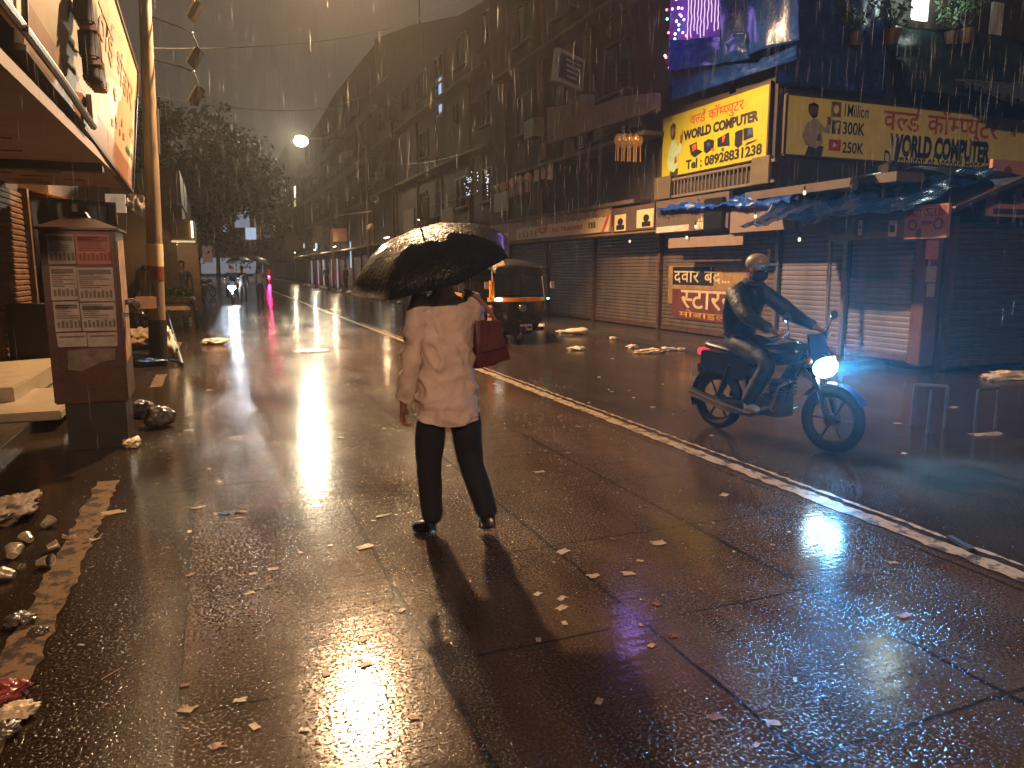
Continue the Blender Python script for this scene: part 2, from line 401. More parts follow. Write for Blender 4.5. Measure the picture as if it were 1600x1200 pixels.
# side (towards us) ground floor: dark shutters of the side street
MB().box((13.4, 8.32, 2.62), (6.2, .2, .6)).build('side_fascia', M_wall2, b1)
for k in range(3): shutter(b1, 8.16, 10.62+k*1.9, 12.42+k*1.9, .05, 2.3, M('dark_side_shutter', '#4a4040', .5, metal=.3, var=.3), axis='Y')
for k in range(4): MB().box((10.52+k*1.9, 8.16, 1.2), (.1, .12, 2.34)).build('shutter_post', M_rust, b1)
# deck over the ground-floor shops
MB().box((13.0, 9.75, 2.90), (7.6, 3.3, .14)).build('deck_roof', M_conc2, b1)
# upper storeys
MB().prism([(XU, 11.3, 3.1), (XU, 26.6, 3.1), (XU, 26.6, 11.6), (XU, 24, 13.5), (XU, 11.3, 13.5)], (9, 0, 0)).build('upper_wall', M_wall2, b1)
# railing under the first banner
rl = MB().box((XU-.10, 13.1, 3.55), (.05, 3.9, .05)).box((XU-.10, 13.1, 3.18), (.05, 3.9, .05)).build('balcony_railing', M_rail, b1)
for k in range(30): MB().tube([(XU-.1, 11.3+k*.128, 3.2), (XU-.1, 11.3+k*.128, 3.53)], .017, 6).build('baluster', M_rail, rl, smooth=True)
for y0, y1 in ((11.25, 11.75), (14.45, 15.1)): MB().box((XU-.12, (y0+y1)/2, 3.4), (.09, y1-y0, .5)).build('balcony_post', M('dull_post_cream', '#5f5340', .5), b1, bevel=.01)
# first-floor gallery: dark recess, concrete parapet, ledges and windows
MB().box((XU-.25, 19.6, 3.16), (.5, 8.3, .10)).build('gallery_slab', M_conc2, b1, bevel=.01)
MB().box((XU-.30, 18.9, 4.62), (.6, 8.0, .10)).build('ledge', M_conc2, b1, bevel=.01)
pp = [PX(855, 225, XU-.5), PX(1025, 172, XU-.5), PX(1025, 145, XU-.5), PX(975, 150, XU-.5), PX(930, 165, XU-.5), PX(915, 160, XU-.5), PX(855, 168, XU-.5)]
pp = [V((XU-.5, p.y, max(p.z, 4.68))) for p in pp]
MB().prism(pp, (.12, 0, 0)).build('parapet', M('stained_pale_parapet', '#73655a', .75, var=.3, vs=3), b1)
for k in range(5): MB().box((XU-.42, 15.6+k*1.75, 5.1+.1*math.sin(k*2)), (.05, .5, .5+.12*(k % 3))).build('hanging_cloth', M('washed_cloth_grey', '#5a4c44', .8), b1)
def window(parent, x, y, z, w, h, side=-1, mat=None, frame=None, glassm=None, sill=True):
    f = MB(); t = .06
    for dy, dz, sy, sz in ((0, h/2, w+t, t), (0, -h/2, w+t, t), (-w/2, 0, t, h), (w/2, 0, t, h), (0, 0, t*.7, h)):
        f.box((x+side*.03, y+dy, z+dz), (.10, sy, sz))
    fo = f.build('window', frame or M_frame, parent)
    MB().box((x+side*.012, y, z), (.02, w-t, h-t)).build('pane', glassm or M_glass, fo)
    if sill: MB().box((x+side*.10, y, z-h/2-.07), (.22, w+.25, .06)).build('sill', M_conc2, fo)
    return fo
for y in (17.2, 20.2, 23.2): 
    window(b1, XU, y, 6.6, 1.3, 1.2); window(b1, XU, y, 9.4, 1.3, 1.2)
for y in (18.6, 21.8, 24.8): MB().tube([(XU-.06, y, 3.2), (XU-.06, y, 11.4)], .05, 8).build('drain_pipe', M_rust, b1, smooth=True)
MB().box((XU-.28, 20.3, 7.95), (.56, 9.5, .09)).build('ledge', M_conc2, b1)
for y in (18.7, 22.0): MB().box((XU-.22, y, 5.9), (.36, .8, .55)).build('cooler_box', M('grey_cooler_box', '#6b6661', .5), b1, bevel=.02)
# tilted panel at the far end of the gallery
# ------------------------------------------------------------------ more buildings up the right side
def far_building(name, label, X, prof, mat, seed, floors, lit=(), bay=3.2, depth=10):
    rnd = random.Random(seed); y0, y1 = prof[0][0], prof[-1][0]
    r = thing(name, label, 'building', (X, y0, 0))
    MB().prism([(X, y0, 0)] + [(X, y, z) for y, z in prof] + [(X, y1, 0)], (depth, 0, 0)).build('wall', mat, r)
    nb = max(1, int((y1-y0)/bay)); bw = (y1-y0)/nb
    for i in range(nb):
        yc = y0 + (i+.5)*bw
        top = min(z for y, z in [(py, pz) for py, pz in prof]) 
        # height of the profile at yc
        for (ya, za), (yb, zb) in zip(prof, prof[1:]):
            if ya <= yc <= yb: top = za + (zb-za)*(yc-ya)/max(1e-6, yb-ya)
        k = 0; z = 4.9
        while z + .9 < top and k < floors:
            if rnd.random() < .62:
                g = M_glass
                window(r, X, yc+rnd.uniform(-.2, .2), z, 1.2+rnd.random()*.4, 1.25, glassm=g)
            z += 2.95; k += 1
    for k in range(int((y1-y0)/2.2)):
        y = y0+1+rnd.random()*(y1-y0-2); z = 4.6+2.95*rnd.randrange(0, 3)+rnd.uniform(-.3, .5); q = rnd.random()
        if z > min(zz for _, zz in prof)-1.2: continue
        if q < .35: MB().box((X-.2, y, z), (.40, .75, .5)).build('cooler_box', M('grey_cooler_box', '#57524d', .5), r, bevel=.02)
        elif q < .7: 
            g = MB()
            for j in range(7): g.box((X-.45, y-.6+.2*j, z+.2), (.025, .025, 1.1))
            g.box((X-.25, y, z-.35), (.5, 1.3, .04)).box((X-.45, y, z+.75), (.03, 1.3, .03)); g.build('window_grille', M_rust, r)
        else: MB().grid(lambda u, v: (X-.5+.05*math.sin(u*14), y-.5+u, z+.4-v*(.7+.15*math.sin(u*5))), 10, 5, .01).build('laundry', M('laundry_%d' % (k % 3), ('#5f4b45', '#46505c', '#6e6358')[k % 3], .8), r)
    z = 6.25
    tmin = min(z for _, z in prof)
    while z < tmin-1: 
        MB().box((X-.3, (y0+y1)/2, z), (.6, (y1-y0)-.6, .1)).build('ledge', M_conc2, r); z += 2.95
    # ground floor: canopy, shutters, piers
    MB().box((X-.75, (y0+y1)/2, 3.0), (1.5, (y1-y0)-.3, .10)).build('canopy', M_rust, r)
    for i in range(nb):
        yc = y0 + (i+.5)*bw
        shutter(r, X-.04, yc-bw/2+.15, yc+bw/2-.15, .12, 2.6, M('dark_far_shutter', '#40362f', .45, metal=.3, var=.3), slat=.16)
        MB().box((X-.08, yc-bw/2, 1.4), (.16, .22, 2.8)).build('pier', M_conc2, r)
    for k in range(int((y1-y0)/5)):
        y = y0+2+k*5+rnd.random()*2; MB().tube([(X-.07, y, 3.2), (X-.07, y, tmin-.5)], .06, 6).build('drain_pipe', M_rust, r)
    return r
b2 = far_building('chawl_building', 'tall dark building with sloping roofline behind the umbrella, small lit blue window', 10.35, [(26.7, 11.6), (32, 12.3), (40, 14.2), (49.6, 16.1)], M_wall, 3, 4)
b3 = far_building('tenement_building', 'long dark tenement with flat roofline far down the right side, beside the distant lamp', 10.6, [(49.8, 16.1), (68, 16.6), (80, 16.2), (92, 16.0)], M_wall2, 5, 4, bay=3.6)
b4 = far_building('distant_building', 'farthest dark building on the right with small lit windows near the street end', 10.4, [(93, 14.0), (112, 15.0), (112.2, 19), (150, 19)], M_wall2, 9, 4, bay=5)
# lit window on the chawl
q = PX(689, 151, 10.35)
w_ = MB().box((10.29, q.y, q.z), (.10, 1.05, 1.7)).build('lit_window', M_white, b2)
MB().box((10.235, q.y-.26, q.z), (.02, .40, 1.5)).build('pane', glow('blue_window_light', (.35, .62, 1.0), 1.1), w_)
MB().box((10.235, q.y+.24, q.z-.1), (.02, .42, 1.4)).build('pane', M_glass, w_)
for px, py, w, h, c, s in ((425, 293, 1.4, 1.7, (.55, .95, .75), 1.3), (447, 296, .6, 1.2, (.5, .8, .6), .6), (462, 300, 1.2, 1.4, (1, .85, .6), 2.2), (462, 318, 1.2, .8, (1, .8, .4), .8), (421, 347, 1.0, 3.4, (1, .9, .5), 1.0), (429, 347, .9, 3.2, (1, .9, .5), .9), (453, 326, .6, 1.0, (1, .9, .6), .7), (443, 330, .5, 1.0, (.9, .8, .6), .5)):
    q = PX(px, py, 10.34)
    if q.y > 150: continue
    k_ = b4 if q.y > 93 else b3
    fo = MB().box((k_.location.x-.07, q.y, q.z), (.14, w*1.9+.3, h+.24)).build('lit_window', M_frame, k_)
    MB().box((k_.location.x-.15, q.y, q.z), (.02, w*1.9, h)).build('pane', glow('lit_pane_%d%d' % (px, py), c, s), fo)
# ================================================================== SIGNS, RIGHT SIDE
WORLD_COMP = ['व', 'ल-', 'ड', 'REPH', ' ', 'क', 'ॉ', 'म-', 'प-', 'य', 'ु', 'ट', 'र']
M_yel = M('yellow_banner', '#aaa31b', .42, var=.08, vs=3)
M_yel2 = M('pale_yellow_banner', '#e2d677', .42, var=.10, vs=3)  # paler yellow makes up for the weak light on this face
M_pskin = M('printed_skin', '#6e4530', .5, var=.1); M_pshirt = M('printed_pale_green', '#9db48f', .5, var=.15); M_ptrou = M('printed_dark_green', '#26301f', .5)
def printed_man(S, parent, a, b, w, h, shirt=None):
    """flat printed picture of a bearded man in a pale shirt, one hand raised"""
    X = lambda x: a+w*x
    Y = lambda y: b+h*y
    m = MB(); S.poly(m, [(X(.15), Y(0)), (X(.72), Y(0)), (X(.78), Y(.20)), (X(.28), Y(.22))], .003); m.build('printed_trousers', M_ptrou, parent)
    m = MB(); S.poly(m, [(X(.15), Y(.20)), (X(.5), Y(.15)), (X(.74), Y(.24)), (X(.70), Y(.45)), (X(.95), Y(.42)), (X(1.0), Y(.60)), (X(.84), Y(.60)), (X(.8), Y(.52)), (X(.62), Y(.60)), (X(.5), Y(.66)), (X(.36), Y(.66)), (X(.15), Y(.56)), (X(.03), Y(.35)), (X(.1), Y(.28))], .0045)
    m.build('printed_shirt', shirt or M_pshirt, parent)
    m = MB(); S.oval(m, X(.36), Y(.80), w*.17, h*.10, .006); S.poly(m, [(X(.86), Y(.58)), (X(.98), Y(.58)), (X(1.02), Y(.70)), (X(.98), Y(.80)), (X(.94), Y(.71)), (X(.84), Y(.72))], .006)
    S.poly(m, [(X(.5), Y(.28)), (X(.68), Y(.30)), (X(.64), Y(.42)), (X(.54), Y(.38))], .006); m.build('printed_skin', M_pskin, parent)
    m = MB(); S.poly(m, [(X(.18), Y(.80)), (X(.2), Y(.90)), (X(.36), Y(.94)), (X(.52), Y(.90)), (X(.53), Y(.83)), (X(.45), Y(.87)), (X(.27), Y(.87))], .0075)
    S.poly(m, [(X(.24), Y(.77)), (X(.30), Y(.74)), (X(.42), Y(.74)), (X(.52), Y(.79)), (X(.49), Y(.69)), (X(.38), Y(.665)), (X(.28), Y(.69))], .0075); m.build('printed_hair', M_hair, parent)
S1 = faceX(9.68, 14.95, 11.45, 3.64, 4.95)
s1 = thing('shop_banner', 'bright yellow computer shop banner with printed man and row of computers', 'banner', S1.o)
S1.board(.03).build('panel', M_yel, s1)
fr = MB(); 
for a0, b0, a1, b1_ in ((-.01, -.02, 1.01, 0), (-.01, 1.0, 1.01, 1.03), (-.012, 0, 0, 1), (1.0, 0, 1.012, 1)): fr.prism([S1.p(a0, b0, .012), S1.p(a1, b0, .012), S1.p(a1, b1_, .012), S1.p(a0, b1_, .012)], -S1.n*.06)
fr.build('frame', M_wood, s1)
S1.write(deva(WORLD_COMP), .30, .70, .80, .95, M_red, s1)
S1.write(latin('WORLD COMPUTER', .055), .235, .53, .925, .69, M_blkp, s1)
S1.write(latin('Tel : 08928831238', .035), .27, .05, .965, .21, M_blkp, s1)
printed_man(S1, s1, .055, -.10, .17, 1.04)
M_pcd = M('printed_dark_screen', '#1c1722', .4, var=.3); M_pco = M('printed_orange_glow', '#a8502a', .4, var=.3, vs=12); M_pcb = M('printed_blue_glow', '#2f4f74', .4, var=.3, vs=12)
m = MB()
S1.poly(m, [(.30, .44), (.375, .46), (.385, .34), (.44, .29), (.36, .22), (.32, .28)]); S1.poly(m, [(.445, .43), (.49, .46), (.545, .42), (.545, .30), (.475, .24), (.45, .29)])
S1.poly(m, [(.575, .43), (.68, .48), (.69, .28), (.58, .30)]); S1.poly(m, [(.735, .45), (.76, .47), (.80, .47), (.80, .25), (.765, .21), (.735, .26)]); S1.poly(m, [(.805, .48), (.88, .46), (.89, .32), (.81, .30)], .0035); S1.poly(m, [(.82, .22), (.90, .25), (.93, .28), (.84, .26)], .0032)
m.build('printed_computers', M_pcd, s1)
m = MB(); S1.poly(m, [(.325, .42), (.37, .44), (.375, .35), (.335, .32)], .0045); S1.poly(m, [(.62, .45), (.65, .45), (.64, .36), (.62, .35)], .0045); S1.poly(m, [(.52, .30), (.55, .31), (.55, .25), (.525, .26)], .0045); m.build('printed_screen_glow', M_pco, s1)
m = MB(); S1.poly(m, [(.845, .46), (.875, .45), (.88, .36), (.84, .36)], .005); S1.poly(m, [(.48, .40), (.505, .41), (.505, .35), (.48, .34)], .005); S1.poly(m, [(.615, .27), (.645, .27), (.64, .22), (.62, .22)], .005); m.build('printed_blue_screen', M_pcb, s1)
# banner on the face towards us
S2 = faceY(11.22, 9.92, 17.4, 3.68, 4.72)
s2 = thing('shop_banner', 'long dim yellow computer shop banner with follower counts, facing the side street', 'banner', S2.o)
S2.board(.03).build('panel', M_yel2, s2)
fr = MB()
for a0, b0, a1, b1_ in ((-.005, -.03, 1.005, 0), (-.005, 1.0, 1.005, 1.03), (-.008, 0, 0, 1)): fr.prism([S2.p(a0, b0, .012), S2.p(a1, b0, .012), S2.p(a1, b1_, .012), S2.p(a0, b1_, .012)], -S2.n*.06)
fr.build('frame', M_wood, s2)
def uv2(x, y):
    q = PY(x, y, 11.22); return ((q.x-S2.o.x)/S2.w, (q.z-S2.o.z)/S2.h)
def w2(bm, x0, y0, x1, y1, mat):   # pixel corners of the same lettering in the photograph -> fractions of the sign
    a0, b0 = uv2(x0, y0); a1, b1_ = uv2(x1, y1); S2.write(bm, a0, b0, a1, b1_, mat, s2)
w2(latin('1Million', .012), 1319, 182, 1358, 166, M_blkp)
w2(latin('300K', .02), 1316, 210, 1352, 193, M_blkp)
w2(latin('250K', .02), 1315, 239, 1350, 224, M_blkp)
w2(deva(WORLD_COMP, .014), 1378, 214, 1562, 180, M('orange_red_print', '#b4502a', .5, var=.12))
w2(latin('WORLD COMPUTER', .055), 1388, 244, 1548, 222, M_blkp)
w2(latin('Distributor of Second Hand L', .012), 1380, 262, 1545, 247, M_blkp)
w2(latin('Tel', .012), 1577, 213, 1588, 200, M_blkp)
printed_man(S2, s2, uv2(1250, 240)[0], -.02, .095, 1.0, M('printed_grey_white', '#9a9488', .5, var=.15))
ax, ay = uv2(1298, 182); bx, by = uv2(1315, 160)
m = MB(); S2.rect(m, ax, ay, bx, by, .004); m.build('printed_camera_icon', M('icon_mauve', '#7c4a52', .5), s2)
m = MB(); S2.oval(m, (ax+bx)/2, (ay+by)/2, (bx-ax)*.28, (by-ay)*.28, .006); m.build('printed_camera_icon', M_yel2, s2)
ax, ay = uv2(1299, 209); bx, by = uv2(1314, 189); m = MB(); S2.rect(m, ax, ay, bx, by, .004); m.build('printed_square_icon', M('icon_navy', '#26283a', .5), s2)
w2(latin('f', .05), 1304, 209, 1312, 191, M_yel2)
ax, ay = uv2(1294, 235); bx, by = uv2(1314, 219); m = MB(); S2.rect(m, ax, ay, bx, by, .004); m.build('printed_play_icon', M('icon_red', '#a8321e', .5), s2)
m = MB(); S2.poly(m, [(ax+.35*(bx-ax), ay+.25*(by-ay)), (ax+.72*(bx-ax), ay+.5*(by-ay)), (ax+.35*(bx-ax), ay+.75*(by-ay))], .006); m.build('printed_play_icon', M_yel2, s2)
# sign row on the fascia
def board(name, label, cat, S, mat, th=.05, group=None):
    r = thing(name, label, cat, S.o, group=group); S.board(th).build('panel', mat, r); return r
def yz(x, y, X=XF): q = PX(x, y, X); return q.y, q.z
SA = faceX(XF, 23.6, 16.6, 2.50, 3.20)
M_crm = M('cream_sign_print', '#cdb184', .5, var=.12); M_tan = M('tan_sign_print', '#8d6a4a', .55, var=.2)
sa = board('shop_sign', 'long cream traders sign with zigzag edge and red round emblem', 'sign', SA, M_tan)
m = MB(); pts = [(.10, .02), (.985, .02), (1.0, .60)] + [(1-.9*k/36, .52+(.06 if k % 2 else 0)-.012*k/36) for k in range(1, 37)]
SA.poly(m, pts, .003); m.build('cream_band', M_crm, sa)
SA.write(latin('RAJ TRADERS', .05), .50, .16, .78, .38, M_red, sa, .006)
SA.write(deva(['न', 'ा', 'ग', ' ', 'र', 'े', 'ड', 'ि', 'म', 'े', 'ड']), .48, .58, .90, .95, M_brownp, sa, .006)
SA.write(deva(['श', 'ि', 'व', ' ', 'ज-', 'य', 'ो', 'त']), .16, .55, .36, .9, M_brownp, sa, .006)
m = MB(); SA.oval(m, .405, .46, .05, .30, .007, 22); m.build('round_emblem', M('emblem_red', '#9c3322', .5), sa)
m = MB(); SA.rect(m, .37, .44, .44, .50, .009); SA.rect(m, .382, .30, .428, .34, .009); m.build('round_emblem', M_crm, sa)
m = MB(); SA.poly(m, [(.93, .02), (.95, .02), (.995, .60), (.975, .60)], .007); m.build('stripe', M('stripe_orange', '#b8481c', .5), sa)
m = MB()
for k in range(5): SA.rect(m, .14+k*.045, .10, .155+k*.045, .34+.04*(k % 2), .007)
for k in range(3): SA.rect(m, .83+k*.02, .2, .845+k*.02, .42, .007)
m.build('small_print', M_brownp, sa)
SB = faceX(XF+.02, 26.9, 23.75, 2.5, 3.1)
sb = board('shop_sign', 'faded tan sign left of the cream traders sign, half hidden by umbrella', 'sign', SB, M_crm)
m = MB(); SB.rect(m, 0, .5, 1, 1, .003); m.build('tan_band', M_tan, sb)
SB.write(latin('SALE', .02), .62, .20, .86, .42, M_red, sb, .006); SB.write(deva(['क', 'प', 'ड', 'ा']), .1, .5, .5, .85, M_brownp, sb, .006)
SCx = faceX(XF, 16.5, 14.6, 2.48, 3.05)
sc_ = board('poster_board', 'two small cream posters with dark portraits pasted between the signs', 'poster', SCx, M('brown_board', '#4d3c33', .6))
for q_ in ((.05, .03, .34, .72), (.60, .08, .98, .80)): m = MB(); SCx.rect(m, *q_, .004); m.build('paper', M_crm, sc_)
for a_, b_ in ((.20, .42), (.82, .45)): m = MB(); SCx.oval(m, a_, b_, .07, .15, .007); SCx.rect(m, a_-.10, b_-.34, a_+.10, b_-.14, .007); m.build('printed_portrait', M_blkp, sc_)
SD = faceX(XF-.03, 14.5, 11.95, 2.36, 3.06)
sd = board('shop_sign', 'dull grey brown sign with dark hindi letters beside the blue tarp', 'sign', SD, M('grey_brown_sign', '#564942', .6, var=.2), th=.08)
SD.write(deva(['ब-', 'र', 'ा', 'इ', 'ड', 'ल', ' ', 'व', 'ल-', 'ड', 'REPH']), .03, .38, .64, .92, M('slate_print', '#2b2a2c', .5), sd, .006)
m = MB(); SD.rect(m, .02, .02, .50, .20, .005); SD.rect(m, .60, .03, .97, .24, .005); m.build('white_strip', M_white, sd)
m = MB()
for k in range(9): SD.poly(m, [(.62+k*.035, .27), (.65+k*.035, .27), (.635+k*.035, .36+.05*(k % 3))], .006)
m.build('small_print', M_crm, sd)
bx_ = tag(MB().box((XF-.02, 12.35, 2.65), (.16, .62, .62)).build('speaker_box', M_black, None, bevel=.02), 'black box cabinet on the fascia left of a blank panel', 'box')
SE = faceX(XF-.02, 11.9, 10.15, 2.26, 2.72)
board('blank_signboard', 'blank grey brown board under the bright blue tarp edge', 'sign', SE, M('blank_mauve_board', '#7b6b66', .5, var=.12))
SE2 = faceX(XF+.06, 14.1, 11.6, 2.03, 2.24)
board('valance_board', 'low narrow beige board above the painted shutter', 'board', SE2, M('beige_valance', '#857367', .5, var=.12), th=.03)
XC = 8.9
SFx = faceX(XC+.02, 9.55, 9.05, 2.13, 2.42); board('blank_signboard', 'short dark red panel under the blue tarp, beside steel post', 'panel', SFx, M('dark_red_panel', '#5e3b3a', .5))
SG = faceX(XC, 9.02, 7.62, 2.0, 2.36)
sg = board('shop_sign', 'dim olive sign with product pictures and stuck notices', 'sign', SG, M('olive_sign', '#4e4a3e', .5, var=.12))
m = MB(); SG.oval(m, .45, .5, .12, .38, .004); SG.oval(m, .22, .45, .06, .1, .004); SG.oval(m, .12, .3, .05, .08, .004); SG.rect(m, .68, .3, .78, .42, .004); SG.rect(m, .7, .55, .95, .62, .004); m.build('printed_products', M('printed_brown_black', '#2a241f', .5), sg)
m = MB(); SG.rect(m, .42, .2, .47, .8, .006); SG.rect(m, .80, .08, .90, .70, .006); m.build('paper_notice', M_white, sg)
m = MB(); SG.rect(m, .43, .45, .46, .56, .008); SG.rect(m, .82, .25, .88, .52, .008); m.build('paper_notice', M_blkp, sg)
SH = faceX(XC-.05, 7.60, 6.95, 1.98, 2.42)
sh = board('shop_sign', 'small dusky pink sign with ring and shoe pictures at the awning corner', 'sign', SH, M('dusky_pink_sign', '#8f6253', .5, var=.1))
m = MB(); SH.rect(m, .03, .66, .95, .95, .004); m.build('red_band', M('faded_red_print', '#7d3c2e', .5, var=.2), sh)
m = MB(); SH.oval(m, .2, .42, .12, .18, .004); SH.oval(m, .8, .42, .12, .18, .004); SH.rect(m, .40, .42, .66, .52, .004); SH.rect(m, .3, .0, .42, .3, .004); m.build('printed_products', M('printed_maroon', '#4c2c26', .5), sh)
m = MB(); SH.oval(m, .2, .42, .07, .11, .006); SH.oval(m, .8, .42, .07, .11, .006); m.build('printed_products', M('dusky_pink_sign', ''), sh)
SH.write(deva(['ग', 'ह', 'न', 'ा']), .2, .66, .8, .93, M('pale_print', '#b58a70', .5), sh, .006)
SI = faceY(7.7, 10.62, 12.6, 2.35, 3.16)
si = board('temple_sign', 'large pink sign with seated figure print at the far right edge', 'sign', SI, M('pink_sign', '#a5746a', .5, var=.1))
m = MB(); SI.oval(m, .17, .52, .10, .28, .004, 20); SI.oval(m, .17, .80, .045, .10, .004); SI.rect(m, .07, .22, .27, .34, .004); m.build('printed_figure', M('printed_dull_rose', '#6e4138', .5, var=.2), si)
SI.write(deva(['त-', 'र', 'ि', 'म', 'ू', 'र', 'REPH', 'त', 'ी']), .36, .58, .95, .92, M('maroon_print', '#4e2a2b', .5), si, .006)
m = MB(); SI.rect(m, .36, .36, .95, .50, .005); SI.rect(m, .05, .04, .95, .14, .005); m.build('printed_band', M('navy_print', '#26304a', .5), si)
for k, (a, z) in enumerate(((1.86, .28), (1.50, .24), (1.26, .2))):
    tag(MB().box((10.0+.02*k, 8.07, a), (.26-.05*k, .012, z)).build('pasted_notice', M('notice_pink' if k == 0 else 'notice_grey', '#a86a68' if k == 0 else '#8f857d', .5, vs=25, var=.35), None), ['red and white paper notice highest on the corner pillar', 'grey paper notice second from top of the corner pillar', 'smallest grey notice lowest on the corner pillar'][k], 'notice')
# painted sign on the third shutter
PS = faceX(10.045, 15.2, 12.2, .35, 1.72)
m = MB(); PS.rect(m, .04, .30, .98, .95, .004); m.build('painted_panel', M('painted_ochre', '#8c7040', .55, var=.35, vs=5), painted)
m = MB(); PS.rect(m, .10, .63, .62, .93, .006); m.build('painted_panel', M_blkp, painted)
m = MB(); PS.poly(m, [(.10, .12), (.14, .06), (.95, .06), (.95, .56), (.10, .56)], .006); m.build('painted_panel', M('painted_maroon', '#5d2f25', .55, var=.3, vs=4), painted)
PS.write(deva(['द', 'व', 'ा', 'र', ' ', 'ब', 'ं', 'द', '.', '.', '.']), .12, .66, .80, .92, M('painted_letter_white', '#c4b08c', .5, var=.3, vs=15), painted, .009)
PS.write(deva(['स-', 'ट', 'ा', 'र', 'स']), .22, .24, .92, .55, M('painted_letter_white', ''), painted, .009)
PS.write(deva(['म', 'ो', 'ब', 'ा', 'इ', 'ल']), .2, .08, .8, .22, M('painted_letter_yellow', '#b08a3a', .5), painted, .009)
# tilted rectangular sign box sticking out of the facade
q = PX(888, 110, 8.9)
bs = thing('projecting_sign_box', 'tilted rectangular sign box on a post above the gallery', 'sign', q)
R3 = Matrix.Rotation(math.radians(20), 3, 'Z') @ Matrix.Rotation(math.radians(7), 3, 'Y')
MB().box(q, (1.05, .18, .82), mat=R3).build('case', M('grey_sign_case', '#8d8a84', .5), bs, bevel=.015)
MB().box(q+R3@V((0, -.095, 0)), (.86, .012, .62), mat=R3).build('dark_face', M('sign_dark_face', '#2b3236', .4), bs)
mb = MB()
for k in range(4): mb.box(q+R3@V((.06, -.104, .2-.13*k)), (.55-.06*k, .006, .05), mat=R3)
mb.build('lettering', M('sign_pale_letters', '#8f9a9c', .5), bs)
MB().box(q+V((.25, .1, -.75)), (.10, .10, .8)).build('post', M_rust, bs)
# ------------------------------------------------------------------ tarpaulins
M_tarp2 = M('lamplit_blue_tarpaulin', '#2360c8', .22, var=.2, vs=5, coat=.5, bump=.6, bs=26, bdist=.02)  # lamplight on the fascia edge put into a brighter copy of the blue
M_tarp = M('blue_tarpaulin', '#15346c', .2, var=.2, vs=5, coat=.6, bump=.5, bs=22, bdist=.02)
M_tarpd = M('dark_blue_tarpaulin', '#1d4a94', .26, var=.25, vs=4, coat=.25, bump=.5, bs=18, bdist=.012)
M_tarpg = M('green_black_tarpaulin', '#16282b', .35, var=.25, vs=3, coat=.2, bump=.5, bs=14, bdist=.02)
def cloth(name, label, p00, p10, p11, p01, mat, amp=.08, fr=3.0, nu=40, nv=24, seed=0, th=.004, sag=0, normal=None):
    a, b, c, d = map(V, (p00, p10, p11, p01)); nrm = normal or (b-a).cross(d-a).normalized(); nrm = V(nrm)
    def f(u, v):
        p = a*(1-u)*(1-v)+b*u*(1-v)+c*u*v+d*(1-u)*v
        k = noise.noise(V((u*fr*2.2, v*fr*.8, seed)))*amp + noise.noise(V((u*fr*6, v*fr*2.5, seed+9)))*amp*.35 - abs(noise.noise(V((u*fr*3.1, v*fr*1.1, seed+20))))*amp*.5
        return p + nrm*k + V((0, 0, -sag*4*u*(1-u)))
    mb = MB(); mb.grid(f, nu, nv, th); o = mb.build(name, mat, None, smooth='all'); return tag(o, label, 'tarpaulin')
XT = 9.45
cloth('tarpaulin', 'large dull blue tarpaulin hung below the lit window above the yellow banner', PX(1046, 158, XT), PX(1246, 92, XT), PX(1246, 62, XT), PX(1046, 62, XT), M_tarpd, .10, 1.5, seed=1)
cloth('tarpaulin', 'purple-lit tarpaulin flap with creases right of the lit window', PX(1128, 98, XT-.15), PX(1248, 62, XT-.15), PX(1248, -60, XT-.15), PX(1122, -50, XT-.15), M_tarpd, .08, 1.2, seed=4)
cloth('tarpaulin', 'creased tarpaulin lip draped under the lit window', PX(1042, 112, XT-.12), PX(1172, 92, XT-.12), PX(1168, 50, XT-.12), PX(1044, 66, XT-.12), M_tarpd, .08, 1.3, seed=6)
cloth('tarpaulin', 'dark navy tarpaulin at the building corner above both banners', (9.5, 11.1, 4.86), (12.2, 11.1, 4.86), (12.2, 11.15, 6.9), (9.5, 11.1, 6.9), M_tarpd, .10, 1.8, seed=11)
cloth('tarpaulin', 'wide green-black tarpaulin sagging above the long dim banner', (12.1, 10.6, 4.9), (18.5, 10.6, 4.75), (18.5, 11.15, 6.35), (12.1, 11.1, 6.2), M_tarpg, .15, 2.0, seed=14)
# corrugated sheet roof catching the light
def corr(u, v):
    p = V((14.2, 9.9, 4.68))*(1-u)*(1-v)+V((19, 9.9, 4.60))*u*(1-v)+V((19, 11, 5.55))*u*v+V((13.4, 11, 5.3))*(1-u)*v
    return p+V((0, -.03, .05))*math.sin(v*2*math.pi*9)+V((0, 0, .02))*noise.noise(V((u*30, v*4, 2)))
tag(MB().grid(corr, 60, 90).build('corrugated_sheet', M('wet_corrugated_sheet', '#5a6068', .18, metal=.5, var=.3, vs=8, bump=.6, bs=30), None, smooth='all'), 'wet corrugated roof sheet glinting above the end of the dim banner', 'roof sheet')
cloth('tarpaulin', 'bright crumpled blue tarpaulin edge over the fascia signs', (XF-.18, 14.3, 2.86), (XF-.22, 10.1, 2.70), (XF+.15, 10.1, 2.98), (XF+.15, 14.3, 3.05), M_tarp2, .14, 5.0, nu=90, nv=14, seed=21)
cloth('tarpaulin', 'shiny blue tarpaulin sloping over the awning at the corner', (XC-.5, 10.6, 2.30), (XC-.45, 7.15, 2.36), (XC+1.2, 7.2, 2.98), (XC+1.0, 10.6, 2.98), M_tarp, .12, 3.5, nu=70, nv=30, seed=27)
cloth('tarpaulin', 'dark tarpaulin edge drooping over the side awning at right', (9.7, 7.0, 2.72), (13.8, 7.3, 2.8), (13.8, 8.3, 3.25), (9.6, 8.3, 3.12), M_tarpg, .14, 3.0, seed=31)
